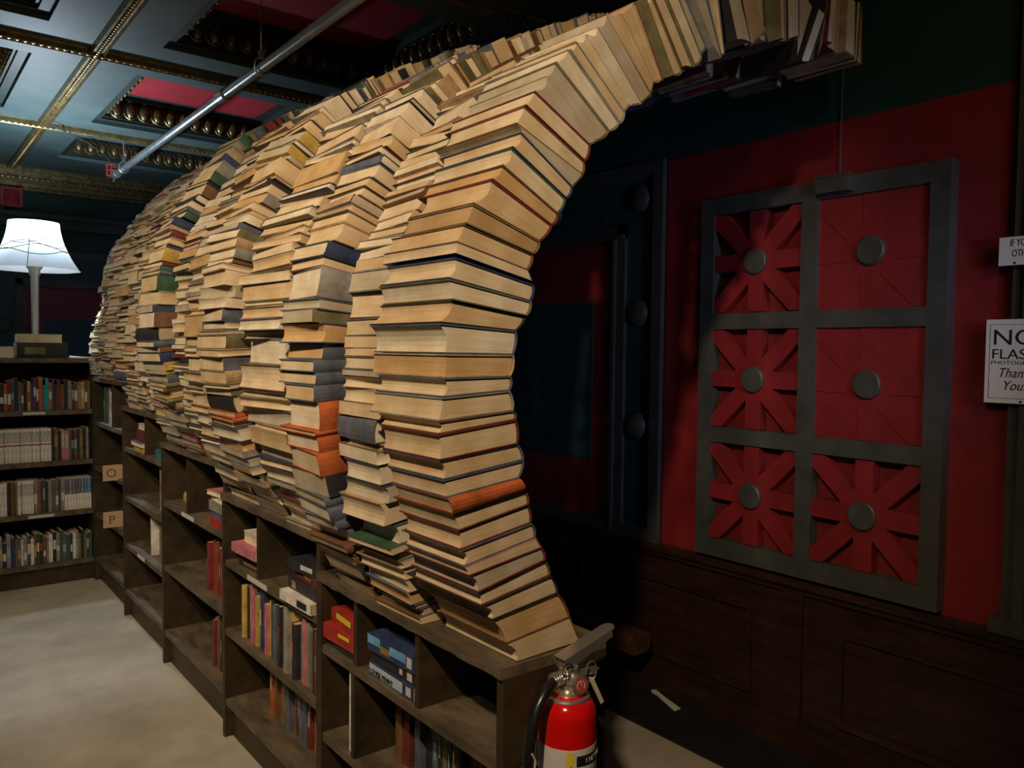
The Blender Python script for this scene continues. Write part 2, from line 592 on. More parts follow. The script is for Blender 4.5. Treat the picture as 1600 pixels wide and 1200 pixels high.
for x in (-0.855, 0.895, 2.62):
    beaded('beaded_strip', (x, 0.5 if x > 0 else 2, 3.0), (x, 7.86, 3.0), .07, ceil)
for y in (2.825, 4.55, 6.24):
    beaded('beaded_strip', (-0.6, y, 3.0), (2.66, y, 3.0), .06, ceil)

# sprinkler pipe
sp = thing('sprinkler_pipe', (1.435, 3.5, 2.80), 'long galvanised sprinkler pipe hung on rods under the coffered ceiling', 'pipe')
part(MB().tube([(1.435, -1.5, 2.84), (1.435, 6.66, 2.80)], .024, seg=16), 'pipe_run', steel, sp, smooth=True)
part(MB().tube([(1.435, 4.20, 2.812), (1.435, 4.30, 2.812)], .033, seg=16), 'coupling', steel, sp, smooth=True)
part(MB().tube([(1.435, 6.60, 2.80), (1.435, 6.68, 2.80)], .030, seg=16), 'end_cap', steel, sp, smooth=True)
for y in (0.5, 3.72, 6.40):
    hz = 2.84 - (y + 1.5) / 8.16 * .04
    w = MB()
    w.tube([(1.435, y, hz + .07), (1.435, y, 3.183 if y != 6.45 else 3.0)], .005, seg=6)
    ring = [(1.435 + .032 * math.sin(a), y, hz + .032 * math.cos(a) + (.02 * max(0, math.cos(a)))) for a in [2 * math.pi * k / 16 for k in range(17)]]
    w.tube(ring, .005, seg=6)
    w.box((1.425, y - .012, hz + .045), (1.445, y + .012, hz + .08))
    part(w, 'pipe_hanger', steel, sp, smooth=True)
cage = MB()
for a in range(6):
    an = math.pi * a / 3
    cage.tube([(1.435 + .045 * math.cos(an), 6.74 + .045 * math.sin(an), 2.80), (1.435 + .045 * math.cos(an), 6.74 + .045 * math.sin(an), 2.88)], .004, seg=5)
for z in (2.80, 2.84, 2.88):
    cage.tube([(1.435 + .045 * math.cos(an), 6.74 + .045 * math.sin(an), z) for an in [math.pi * k / 6 for k in range(13)]], .004, seg=5)
part(cage, 'sprinkler_guard', mat('red_guard_wire', (.45, .06, .05), .4), sp)
w = MB()
w.tube([(1.435, 6.66, 2.80), (1.435, 6.74, 2.80), (1.435, 6.74, 2.83)], .014, seg=8)
w.lathe((1.435, 6.74, 2.83), [(.0, 0), (.026, 0.0), (.026, .004), (0, .006)], seg=12)
w.tube([(1.435, 6.66, 2.79), (1.43, 6.70, 2.755), (1.435, 6.74, 2.77)], .006, seg=6)
part(w, 'sprinkler_head', steel, sp, smooth=True)
tag(MB().tube([(0.92, 6.1, 2.97), (1.05, 6.25, 2.955), (1.2, 6.4, 2.95), (1.36, 6.62, 2.92), (1.42, 6.72, 2.89)], .004, seg=6).build('ceiling_cable', steel), 'thin pale cable drooping from a gold strip towards the sprinkler head', 'cable')

# alarm strobe
al = thing('alarm_strobe', (0.90, WY - .16, 2.66), 'red square fire alarm strobe under the far cornice', 'fire alarm')
w = MB()
w.box((.82, WY - .21, 2.665), (.98, WY - .16, 2.825))
n = len(w.v)
w.v += [(.84, WY - .21, 2.685), (.96, WY - .21, 2.685), (.96, WY - .21, 2.805), (.84, WY - .21, 2.805), (.90, WY - .245, 2.745)]
for k in range(4):
    w.face([n + k, n + (k + 1) % 4, n + 4])
part(w, 'alarm_housing', mat('red_alarm_plastic', (.42, .04, .05), .4), al)
part(MB().box((.87, WY - .16, 2.67), (.93, WY - .0, 2.80)), 'mounting_box', mat('red_alarm_plastic', (.42, .04, .05), .4), al)

# ---------------------------------------------------------------- lattice grille on the right wall
GX = WX - 0.006
gr = thing('wall_grille', (GX, 1.59, .67), 'slate framed six pane wooden grille with red starburst spokes on the red wall', 'wall grille')
fx = WX - .062
Y0, Y1, Z0, Z1 = 1.11, 2.075, .672, 2.117
yl = (1.625, 2.012)
yr = (1.172, 1.560)
rows = [(1.655, 2.05), (1.20, 1.592), (.745, 1.138)]
w = MB()
yz(w, fx, GX, yl[1], Y1, Z0, Z1)
yz(w, fx, GX, Y0, yr[0], Z0, Z1)
yz(w, fx + .001, GX, yr[1], yl[0], Z0 + .03, Z1 - .03)
for z0, z1 in ((Z0, rows[2][0]), (rows[2][1], rows[1][0]), (rows[1][1], rows[0][0]), (rows[0][1], Z1)):
    yz(w, fx + .0005, GX, yr[0], yl[1], z0, z1)
part(w, 'grille_frame', slate, gr)


def starburst(ya, yb, za, zb, solid):
    cy, cz = (ya + yb) / 2, (za + zb) / 2
    w = MB()
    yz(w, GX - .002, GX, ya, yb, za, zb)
    part(w, 'cell_backing', red_shaded, gr)
    w = MB()
    hw = .033
    fr = fx + .008
    if solid:
        yz(w, fr + .008, GX - .002, ya, yb, za, zb)
        fr += .004
    for k in range(4):
        an = math.pi * k / 4
        dy, dz = math.cos(an), math.sin(an)
        L = (yb - ya) / 2 if k % 2 == 0 else (yb - ya) / 2 * 1.414
        ny, nz = -dz, dy
        if k % 2 == 0:
            pts = [(-L, -hw), (L, -hw), (L, hw), (-L, hw)]
        else:
            pts = [(-L, 0), (-L + hw, -hw), (L - hw, -hw), (L, 0), (L - hw, hw), (-L + hw, hw)]
        o = .0008 * k
        w.prism([(fr + o, cy + p * dy + q * ny, cz + p * dz + q * nz) for p, q in pts], (GX - .002 - fr - o, 0, 0))
    part(w, 'starburst_spokes', red, gr)
    w = MB()
    seg = 24
    for r, x in ((.050, fr + .002), (.050, fr - .010), (.045, fr - .014)):
        for k in range(seg):
            a = 2 * math.pi * k / seg
            w.v.append((x, cy + r * math.cos(a), cz + r * math.sin(a)))
    for i_ in range(2):
        for k in range(seg):
            p, q = i_ * seg + k, i_ * seg + (k + 1) % seg
            w.face([p, q, q + seg, p + seg])
    w.face([2 * seg + k for k in range(seg)])
    part(w, 'hub_disc', slate, gr)


for r, (za, zb) in enumerate(rows):
    starburst(yl[0], yl[1], za, zb, False)
    starburst(yr[0], yr[1], za, zb, r < 2)

bx = thing('junction_box', (WX - .05, 1.49, 2.06), 'small grey electrical box mounted over the top rail of the grille', 'electrical box')
part(MB().box((WX - .10, 1.43, 2.062), (fx, 1.551, 2.118)), 'box_body', slate, bx)
part(MB().box((WX - .105, 1.428, 2.114), (fx, 1.553, 2.121)), 'box_lid', slate, bx)


def screw(parent, y, z, x):
    w = MB()
    seg = 10
    for r, xx in ((.0035, x), (.0035, x - .0012), (.002, x - .002)):
        for k in range(seg):
            a = 2 * math.pi * k / seg
            w.v.append((xx, y + r * math.cos(a), z + r * math.sin(a)))
    for i_ in range(2):
        for k in range(seg):
            p, q = i_ * seg + k, i_ * seg + (k + 1) % seg
            w.face([p, q, q + seg, p + seg])
    w.face([2 * seg + k for k in range(seg)])
    part(w, 'screw', ink, parent)


SXX = WX - .060
YD, ZD = (0, -1, 0), (0, 0, 1)
s1 = thing('notice_sign', (SXX, .91, 1.36), 'white sign forbidding flash photography screwed onto the pilaster edge', 'sign')
part(MB().box((SXX - .004, .775, 1.357), (SXX, .992, 1.608)), 'sign_board', sign_m, s1)
w = MB()
bx0 = SXX - .0046
for q in ((.79, .981, 1.592, 1.5932), (.79, .981, 1.371, 1.3722), (.9798, .981, 1.371, 1.5932), (.79, .7912, 1.371, 1.5932)):
    yz(w, bx0, SXX - .004, *q)
part(w, 'printed_border', ink, s1)
tx = SXX - .0042
text('NO', .066, (tx, .975, 1.532), YD, ZD, ink, s1, ext=.0006, xs=1.15)
text('FLASH', .042, (tx, .976, 1.490), YD, ZD, ink, s1, ext=.0006, xs=1.1)
text('PHOTOGRAPHY', .0155, (tx, .9765, 1.4735), YD, ZD, ink, s1, ext=.0004, xs=1.3)
text('Thank', .040, (tx, .958, 1.435), YD, ZD, ink, s1, ext=.0005, shear=.35, xs=.85)
text('You!', .040, (tx, .945, 1.397), YD, ZD, ink, s1, ext=.0005, shear=.35, xs=.85)
screw(s1, .885, 1.601, SXX - .004)
screw(s1, .892, 1.363, SXX - .004)
s2 = thing('notice_sign', (SXX, .87, 1.77), 'small white notice with bold black capitals above the photography sign', 'sign')
part(MB().box((SXX - .004, .70, 1.768), (SXX, .965, 1.852)), 'sign_board', sign_m, s2)
text('IF YOU', .030, (tx, .936, 1.824), YD, ZD, ink, s2, ext=.0006, xs=.6)
text('OTHER', .030, (tx, .930, 1.793), YD, ZD, ink, s2, ext=.0006, xs=.6)
screw(s2, .921, 1.774, SXX - .004)

# timber and paper scrap at the foot of the wall
tb = thing('timber_beam', (2.5, 3.6, .19), 'rough reddish timber beam lying low along the wainscot inside the arch', 'beam')
part(MB().prism([(2.47, 2.27, .215), (2.50, 2.27, .20), (2.58, 2.27, .205), (2.60, 2.27, .235), (2.585, 2.27, .285), (2.50, 2.27, .29), (2.47, 2.27, .27)], (0, 2.9, 0)), 'beam_timber', timber, tb)
for y in (2.5, 4.9):
    part(MB().box((2.48, y, .006), (2.60, y + .10, .205)), 'support_block', timber, tb)
w = MB()
w.prism([(2.64, 2.30, .0065), (2.655, 2.29, .0065), (2.60, 2.10, .0065), (2.56, 2.10, .0065)], (0, 0, .002))
w.prism([(2.62, 2.28, .0085), (2.655, 2.285, .0085), (2.59, 2.11, .012)], (0, 0, .002))
tag(w.build('paper_scrap', label_w), 'white torn paper scrap lying on the black floor by the wainscot', 'paper')


# ---------------------------------------------------------------- books
def spine_arc(T, S, bulge, flat, n=5):
    return [(S + bulge * math.sin(math.pi * i / (n - 1)) ** .7 if not flat else S, i / (n - 1)) for i in range(n)]


def book_geo(pg, cv, F, S, E, T, hard=True, conc=.006, pm=0, cm=0, over=.003, bulge=.005, seedlet=None):
    """Pages into pg and cover into cv. F(A, B, w): A runs from the fore edge (0) to the spine (S), B along the spine (0..E), w through the
    thickness (0..1, T metres)."""
    tb = (.0028 if hard else .0009) / T
    if not hard:
        over, bulge = .0004, .0006
    n = 6
    # pages: left = fore edge (concave), right = spine side
    path = []
    for i in range(n):
        f = i / (n - 1)
        w = tb + (1 - 2 * tb) * f
        path.append((over + conc * (1 - (2 * f - 1) ** 2), w))
    back = []
    for i in range(n):
        f = 1 - i / (n - 1)
        w = tb + (1 - 2 * tb) * f
        back.append((S - .003 + bulge * .8 * (1 - (2 * f - 1) ** 2), w))
    ring = path + back
    k0 = len(pg.v)
    m = len(ring)
    for B in (over, E - over):
        pg.v += [F(a, B, w) for a, w in ring]
    for i in range(m):
        j = (i + 1) % m
        if i == n - 1 or i == m - 1:      # flat tops, hidden under the boards
            uv = ((0, 0),) * 4
        else:
            uv = ((0, ring[i][1] * T), (0, ring[j][1] * T), (E, ring[j][1] * T), (E, ring[i][1] * T))
        pg.face([k0 + i, k0 + j, k0 + m + j, k0 + m + i], pm, uv)
    for off in (0, m):                    # head and tail: strips across
        for i in range(n - 1):
            a, b, c, d = i, i + 1, m - 2 - i, m - 1 - i
            uv = tuple((ring[q][0], ring[q][1] * T) for q in (a, b, c, d))
            pg.face([k0 + off + q for q in (a, b, c, d)], pm, uv)
    # cover: C-shaped section
    A = spine_arc(T, S + .001, bulge, not hard)
    outer = [(0, 0)] + [(a, w) for a, w in A] + [(0, 1)]
    th = .0028 if hard else .0009
    inner = [(0, tb)] + [(a - th, min(max(w, tb), 1 - tb)) for a, w in A] + [(0, 1 - tb)]
    k0 = len(cv.v)
    q = len(outer)
    for B in (0, E):
        cv.v += [F(a, B, w) for a, w in outer]
        cv.v += [F(a, B, w) for a, w in inner]
    for i in range(q - 1):
        cv.face([k0 + i, k0 + i + 1, k0 + 2 * q + i + 1, k0 + 2 * q + i], cm)
        cv.face([k0 + q + i, k0 + 3 * q + i, k0 + 3 * q + i + 1, k0 + q + i + 1], cm)
        cv.face([k0 + i, k0 + q + i, k0 + q + i + 1, k0 + i + 1], cm)
        cv.face([k0 + 2 * q + i, k0 + 2 * q + i + 1, k0 + 3 * q + i + 1, k0 + 3 * q + i], cm)
    for i in (0, q - 1):
        cv.face([k0 + i, k0 + q + i, k0 + 3 * q + i, k0 + 2 * q + i], cm)


ONES = ['', 'first', 'second', 'third', 'fourth', 'fifth', 'sixth', 'seventh', 'eighth', 'ninth', 'tenth', 'eleventh', 'twelfth', 'thirteenth',
        'fourteenth', 'fifteenth', 'sixteenth', 'seventeenth', 'eighteenth', 'nineteenth']
TENS = {2: ('twenty', 'twentieth'), 3: ('thirty', 'thirtieth'), 4: ('forty', 'fortieth'), 5: ('fifty', 'fiftieth'), 6: ('sixty', 'sixtieth'),
        7: ('seventy', 'seventieth'), 8: ('eighty', 'eightieth'), 9: ('ninety', 'ninetieth'), 10: ('hundred', 'hundredth')}


def ordinal(n):
    if n < 20:
        return ONES[n]
    t, o = divmod(n, 10)
    return TENS[t][1] if o == 0 else TENS[t][0] + '-' + ONES[o]


def tunnel_map(q, y0, L, typ, yaw):
    """q = (Cx,Cz,Rx,Rz) bottom and top lines; returns F for book_geo, with S and E."""
    (bx0, bz0, bx1, bz1), (tx0, tz0, tx1, tz1) = q
    Wb = math.hypot(bx1 - bx0, bz1 - bz0)
    Wt = math.hypot(tx1 - tx0, tz1 - tz0)
    W = (Wb + Wt) / 2
    c, s = math.cos(yaw), math.sin(yaw)

    def P(a, b, w):
        u, v = a - W / 2, b - L / 2
        a2, b2 = W / 2 + u * c - v * s, L / 2 + u * s + v * c
        fa = a2 / W
        x = (bx0 + (bx1 - bx0) * fa) * (1 - w) + (tx0 + (tx1 - tx0) * fa) * w
        z = (bz0 + (bz1 - bz0) * fa) * (1 - w) + (tz0 + (tz1 - tz0) * fa) * w
        return (x, y0 + b2, z)
    if typ == 'in':       # spine towards the inside of the arch
        return (lambda A, B, w: P(A, B, w)), W, L
    if typ == 'near':     # spine towards the open end
        return (lambda A, B, w: P(B, L - A, w)), L, W
    if typ == 'far':
        return (lambda A, B, w: P(B, A, w)), L, W
    return (lambda A, B, w: P(W - A, B, w)), W, L     # 'out': spine on the outside


ENDCOL = [(1.049, 0.839, 1.231, 0.842), (1.02, 0.883, 1.2, 0.903), (0.981, 0.942, 1.162, 0.965), (0.952, 0.977, 1.14, 1.008), (0.943, 1.006, 1.123, 1.045), (0.919, 1.047, 1.11, 1.076), (0.909, 1.064, 1.096, 1.097), (0.9, 1.099, 1.085, 1.13), (0.896, 1.139, 1.076, 1.171), (0.88, 1.175, 1.065, 1.204), (0.866, 1.208, 1.05, 1.23), (0.859, 1.244, 1.062, 1.268), (0.848, 1.283, 1.044, 1.303), (0.845, 1.334, 1.038, 1.355), (0.845, 1.36, 1.031, 1.374), (0.855, 1.406, 1.021, 1.416), (0.858, 1.444, 1.023, 1.446), (0.86, 1.491, 1.03, 1.49), (0.847, 1.551, 1.038, 1.54), (0.875, 1.596, 1.063, 1.572), (0.864, 1.637, 1.074, 1.603), (0.881, 1.68, 1.082, 1.638), (0.885, 1.709, 1.067, 1.667), (0.904, 1.747, 1.081, 1.702), (0.922, 1.788, 1.097, 1.73), (0.969, 1.842, 1.132, 1.767), (0.997, 1.874, 1.149, 1.794), (1.02, 1.914, 1.172, 1.829), (1.043, 1.949, 1.189, 1.857), (1.031, 1.964, 1.22, 1.887), (1.053, 2.005, 1.225, 1.917), (1.077, 2.039, 1.239, 1.956), (1.11, 2.076, 1.258, 1.967), (1.137, 2.113, 1.302, 1.997), (1.173, 2.149, 1.334, 2.022), (1.192, 2.171, 1.35, 2.052), (1.222, 2.193, 1.369, 2.07), (1.252, 2.215, 1.401, 2.08), (1.28, 2.25, 1.434, 2.107), (1.334, 2.264, 1.443, 2.136), (1.375, 2.302, 1.472, 2.148), (1.393, 2.308, 1.49, 2.158), (1.412, 2.321, 1.526, 2.174), (1.43, 2.32, 1.535, 2.192), (1.454, 2.343, 1.573, 2.2), (1.489, 2.37, 1.601, 2.23), (1.539, 2.396, 1.646, 2.267), (1.589, 2.412, 1.678, 2.245), (1.654, 2.426, 1.691, 2.257), (1.67, 2.462, 1.735, 2.301), (1.718, 2.48, 1.796, 2.308), (1.764, 2.479, 1.829, 2.324), (1.775, 2.511, 1.888, 2.371), (1.876, 2.548, 1.9, 2.364), (1.915, 2.522, 1.937, 2.358), (1.945, 2.548, 1.96, 2.361), (1.99, 2.55, 2.005, 2.373), (2.055, 2.567, 2.063, 2.399), (2.143, 2.504, 2.061, 2.332), (2.185, 2.496, 2.112, 2.341), (2.222, 2.533, 2.168, 2.366), (2.216, 2.601, 2.192, 2.414), (2.246, 2.581, 2.219, 2.416), (2.283, 2.592, 2.275, 2.41), (2.318, 2.601, 2.31, 2.418), (2.366, 2.578, 2.366, 2.411), (2.396, 2.591, 2.385, 2.403), (2.425, 2.585, 2.432, 2.409)]
# where each book of the end column ends, along the arch (metres), read from its far corner
ENDFAR = [1.557, 1.539, 1.583, 1.545, 1.536, 1.511, 1.515, 1.50, 1.517, 1.498, 1.503, 1.51, 1.51, 1.517, 1.563, 1.551, 1.579, 1.567, 1.568, 1.558,
          1.551, 1.573, 1.571, 1.53, 1.529, 1.568, 1.58, 1.575, 1.59, 1.558, 1.585, 1.565, 1.568, 1.59, 1.59, 1.53, 1.53, 1.50, 1.48]
# page colour, cover colour, hard cover, for the end column from the shelf upwards
ENDMAT = [('buff', 'olive', 0), ('amber', 'brown', 1), ('buff', 'black', 1), ('cream', 'brown', 1), ('grey', 'maroon', 1), ('buff', 'pink', 0), ('buff', 'slate', 1),
          ('buff', 'maroon', 1), ('buff', 'brown', 1), ('cream', 'slate', 1), ('buff', 'slate', 1), ('tan', 'slate', 1), ('buff', 'maroon', 1), ('buff', 'brown', 1),
          ('buff', 'grey', 1), ('cream', 'slate', 1), ('amber', 'tan', 1), ('pale', 'slate', 1), ('tan', 'black', 1), ('pale', 'olive', 1), ('cream', 'navy', 1),
          ('cream', 'navy', 0), ('tan', 'brown', 1), ('brown', 'olive', 1), ('tan', 'maroon', 1), ('amber', 'maroon', 1), ('cream', 'green', 1), ('buff', 'navy', 1),
          ('grey', 'olive', 0), ('cream', 'brown', 1), ('cream', 'maroon', 1), ('grey', 'tan', 0), ('grey', 'olive', 1), ('pale', 'grey', 1),
          ('buff', 'grey', 1), ('cream', 'tan', 0), ('pale', 'white', 0), ('grey', 'olive', 0), ('tan', 'brown', 0), ('tan', 'tan', 1)]
rnd = random.Random(11)
TUNNEL_GROUP = 'books laid in columns to form the arch'


def single_book(q, y0, L, typ, yaw, pk, ck, hard, label, conc, spine_deco=False):
    F, S, E = tunnel_map(q, y0, L, typ, yaw)
    T = max(.006, (math.hypot(q[1][0] - q[0][0], q[1][1] - q[0][1]) + math.hypot(q[1][2] - q[0][2], q[1][3] - q[0][3])) / 2)
    base = F(S / 2, E / 2, 0)
    t = thing('hardback_book' if hard else 'paperback_book', base, label, 'book', TUNNEL_GROUP)
    pg, cv = MB(), MB()
    book_geo(pg, cv, F, S, E, T, bool(hard), conc)
    cover = part(cv, 'book_cover', CV(ck), t)
    part(pg, 'page_block', PG(pk), t)
    if spine_deco:
        dm = MB()
        for (b0, b1) in ((.62, .80),):
            pts = []
            for w in (.4, .6):
                pts.append((F(S + .0064, E * b0, w), F(S + .0064, E * b1, w)))
            n_ = len(dm.v)
            dm.v += [pts[0][0], pts[0][1], pts[1][1], pts[1][0]]
            dm.face([n_, n_ + 1, n_ + 2, n_ + 3])
        part(dm, 'spine_stamping', gold_foil, cover)
    return t


# end column: the big volumes
n_end = len(ENDCOL) - 1
for k in range(n_end):
    pk, ck, hard = ENDMAT[k] if k < len(ENDMAT) else (rnd.choice(['buff', 'tan', 'cream', 'grey', 'pale', 'brown', 'amber']), rnd.choice(['maroon', 'olive', 'tan', 'brown', 'slate', 'black', 'tan', 'olive', 'grey']), rnd.random() < .6)
    a, b = ENDCOL[k], ENDCOL[k + 1]
    g = .02 if k < 41 else .06      # a hair of air between neighbours
    q = (tuple(a[i] + (b[i] - a[i]) * g * .5 for i in range(4)), tuple(b[i] + (a[i] - b[i]) * g * .5 for i in range(4)))
    if k == 21:
        q = (tuple(a[i] * .75 + b[i] * .25 for i in range(4)), q[1])
    far = ENDFAR[k] if k < len(ENDFAR) else 1.285 + rnd.uniform(.19, .25)
    far = min(far, 1.60)
    y0 = 1.285 + (rnd.uniform(-.002, .004) if k < 40 else rnd.uniform(-.02, .03))
    typ = 'in'
    conc = rnd.choice([.002, .005, .009, .012])
    if k == 9:
        typ = 'near'
    if k > 41:
        typ = rnd.choice(['in', 'in', 'far', 'out'])
        conc = .003
    yaw = 0 if k < 34 else rnd.uniform(-.02, .02)
    if k == 9:
        pk, ck = 'buff', 'orange'
    lab = '%s-paged %s with %s covers, %s up in the end column of the arch' % (pk, 'hardback' if hard else 'paperback', ck, ordinal(k + 1))
    single_book(q, y0, far - y0, typ, yaw, pk, ck, hard, lab, conc)

# the other columns: outer line of the arch from the end column, lifted and shifted with the stepped bookcases
SHELF_TOP = lambda y: .838 if y < 2.17 else .945 if y < 3.04 else 1.052 if y < 3.93 else 1.17 if y < 4.76 else 1.30
OUT = [(c[0], c[1]) for c in ENDCOL]
DIR = []
for c in ENDCOL:
    d = Vector((c[2] - c[0], c[3] - c[1]))
    DIR.append(d.normalized())
DIRS = []
for i in range(len(DIR)):
    acc = Vector((0, 0))
    for j in range(max(0, i - 3), min(len(DIR), i + 4)):
        acc += DIR[j]
    DIRS.append(acc.normalized())
SM = []
for i in range(len(OUT)):
    lo, hi = max(0, i - 2), min(len(OUT), i + 3)
    if i == 0 or i == len(OUT) - 1:
        lo, hi = i, i + 1
    SM.append((sum(OUT[j][0] for j in range(lo, hi)) / (hi - lo), sum(OUT[j][1] for j in range(lo, hi)) / (hi - lo)))
ARC = [0.0]
for i in range(1, len(SM)):
    ARC.append(ARC[-1] + math.hypot(SM[i][0] - SM[i - 1][0], SM[i][1] - SM[i - 1][1]))
TOTAL = ARC[-1]


def prof(s):
    s = max(0.0, min(TOTAL, s))
    i = 0
    while i < len(ARC) - 2 and ARC[i + 1] < s:
        i += 1
    f = (s - ARC[i]) / max(1e-6, ARC[i + 1] - ARC[i])
    x = SM[i][0] * (1 - f) + SM[i + 1][0] * f
    z = SM[i][1] * (1 - f) + SM[i + 1][1] * f
    d = (DIRS[i] * (1 - f) + DIRS[i + 1] * f).normalized()
    return x, z, d


#        y0,   y1,   x at mid height, chance of spines to the open end, thickness scale, palette
COLS = [(1.600, 1.815, .905, .15, 1.0, 'mix'), (1.835, 2.055, .848, .55, 1.15, 'dark'), (2.075, 2.415, .870, .04, 1.25, 'pages'),
        (2.435, 2.690, .825, .50, 1.0, 'colour'), (2.710, 2.990, .868, .10, .95, 'pages'), (3.010, 3.250, .908, .15, .9, 'mix'),
        (3.265, 3.530, .848, .85, 1.0, 'dark'), (3.550, 3.790, .940, .08, .9, 'pages'), (3.810, 4.080, .960, .12, .9, 'pages'),
        (4.100, 4.330, .985, .10, .9, 'pages'), (4.350, 4.600, .995, .15, .9, 'pages'), (4.620, 4.880, 1.015, .10, .9, 'pages'),
        (4.900, 5.160, 1.050, .10, .9, 'pages'), (5.180, 5.400, 1.080, .10, 1.0, 'pages'), (5.415, 5.600, 1.120, .10, 1.0, 'pages')]
CAMP = Vector((0, 0, 1.5))
FWD = Vector((math.sin(TH) * math.cos(PITCH), math.cos(TH) * math.cos(PITCH), -math.sin(PITCH)))
cands = []
for ci, (y0, y1, xm, pn, ts, pal) in enumerate(COLS):
    r = random.Random(100 + ci)
    ym = (y0 + y1) / 2
    base = SHELF_TOP(y1 - .03)
    up_ = .19 * min(1, max(0, (ym - 1.5) / 1.7)) ** .9 + .10 * min(1, max(0, (ym - 3.5) / 1.5))
    s, k = 0.0, 0
    while s < TOTAL - .012:
        T = min(.075, max(.014, r.lognormvariate(math.log(.030), .42) * ts))
        if TOTAL - s - T < .014:
            T = TOTAL - s
        W = r.uniform(.165, .195)
        L = (y1 - y0) * r.uniform(.91, 1.0)
        if r.random() < .12:
            L *= .88
        q = []
        jit = r.gauss(0, .008)
        for ss, gap in ((s, .0004), (s + T, -.0006)):
            x, z, d = prof(ss + gap)
            f = min(1, max(0, (z - .838) / 1.25))
            z2 = z + (base - .838) * (1 - f) + up_ * f
            g = min(1, max(0, (z - .838) / .5))
            x2 = x + (xm - .86) * g + (1 - g) * (-.035 + (ym - 1.3) * .010) + jit
            if ss < .001:
                z2 = base + .001
            q.append((x2, z2, x2 + d.x * W, z2 + d.y * W))
        if k == 0:
            zz = base + .001
            q[0] = (q[0][0], zz, q[0][2], zz)
        r_ = r.random()
        zc = (q[0][1] + q[1][1]) / 2
        if ci == 0: pn = .9 if 1.42 < zc < 1.92 else .03
        if ci == 1: pn = .92 if zc < 1.5 else .12
        typ = 'near' if r_ < pn else ('out' if r_ < pn + .035 else ('far' if r_ < pn + .15 else 'in'))
        if pal == 'dark' and typ == 'near':
            ck = r.choice(['black', 'navy', 'slate', 'brown', 'olive', 'maroon', 'green', 'black', 'tan', 'yellow' if r.random() < .3 else 'grey'])
        elif pal == 'colour' and typ == 'near':
            ck = r.choice(['orange', 'yellow', 'grey', 'slate', 'grey', 'tan', 'black', 'green', 'olive', 'black', 'brown'])
        else:
            ck = r.choice(['slate', 'black', 'maroon' if r.random() < .5 else 'brown', 'grey', 'brown', 'tan', 'olive', 'slate', 'grey', 'tan', 'slate', 'tan', 'grey', r.choice(['red', 'pink', 'navy', 'green', 'white'])])
        if typ == 'out':
            ck = r.choice(['slate', 'grey', 'black', 'tan', 'maroon'])
        pk = r.choice(['cream', 'pale', 'tan', 'buff', 'buff', 'cream', 'amber', 'grey', 'pale', 'cream'])
        hard = r.random() < .6
        yaw = r.gauss(0, .035)
        # notable books seen in the photograph
        zc = (q[0][1] + q[1][1]) / 2
        if ci == 1 and .86 < zc < 1.0: ck, typ, hard = 'brown' if zc > .93 else 'black', 'near', True
        if ci == 1 and 1.0 <= zc < 1.13: ck, typ, hard = 'slate', 'near', True
        if ci == 1 and 1.20 <= zc < 1.34: ck, typ, hard = 'orange', 'near', True
        if ci == 1 and 1.34 <= zc < 1.50: ck, typ, hard = 'slate', 'near', True
        if ci == 3 and 1.27 < zc < 1.31: ck, typ = 'orange', 'near'
        if ci == 6 and 1.38 < zc < 1.43: ck, typ, hard = 'yellow', 'near', False
        cx, cz = (q[0][0] + q[1][0]) / 2, zc
        p = Vector((cx, ym, cz)) - CAMP
        dist = p.length
        d = prof(s + T / 2)[2]
        nrm = Vector((-d.x, 0, -d.y))
        facing = max(0.0, -p.normalized().dot(nrm))
        fwd = p.dot(FWD)
        px = 800 + 1240 * p.dot(r0) / fwd
        pyy = 600 - 1240 * p.dot(u0) / fwd
        vis = T * L * (facing + .02) / dist ** 2 if (0 < px < 1600 and pyy > -5) else 0
        if typ == 'near':
            vis *= 1.6
        cands.append(dict(ci=ci, k=k, q=q, y0=y0 + r.uniform(-.008, .008), L=L, typ=typ, yaw=yaw, pk=pk, ck=ck, hard=hard, vis=vis, conc=r.choice([.002, .005, .009]), T=T))
        s += T
        k += 1

order = sorted(range(len(cands)), key=lambda i: -cands[i]['vis'])
chosen = set(order[:300 - n_end])
mass_p, mass_c = MB(), MB()
pkeys, ckeys = list(PAGES), list(COVERS)
for i, c in enumerate(cands):
    if i in chosen:
        lab = '%s-paged %s with %s covers, %s up in the %s column behind the end one' % (c['pk'], 'hardback' if c['hard'] else 'paperback', c['ck'], ordinal(c['k'] + 1), ONES[c['ci'] + 1])
        single_book(c['q'], c['y0'], c['L'], c['typ'], c['yaw'], c['pk'], c['ck'], c['hard'], lab, c['conc'], spine_deco=(c['typ'] == 'near' and c['hard'] and c['T'] > .025))
    else:
        F, S, E = tunnel_map(c['q'], c['y0'], c['L'], c['typ'], c['yaw'])
        book_geo(mass_p, mass_c, F, S, E, c['T'], c['hard'], c['conc'], pkeys.index(c['pk']), ckeys.index(c['ck']))
mass = thing('arch_books', (1.5, 3.5, .84), 'hundreds of cream-paged books piled as the farther columns and crown of the arch', 'books', kind='stuff')
part(mass_p, 'page_blocks', [PG(k) for k in pkeys], mass)
part(mass_c, 'book_covers', [CV(k) for k in ckeys], mass)
print('tunnel books', len(cands) + n_end, 'verts', len(mass_p.v) + len(mass_c.v))


# ---------------------------------------------------------------- bookcases under the arch
BT = .024


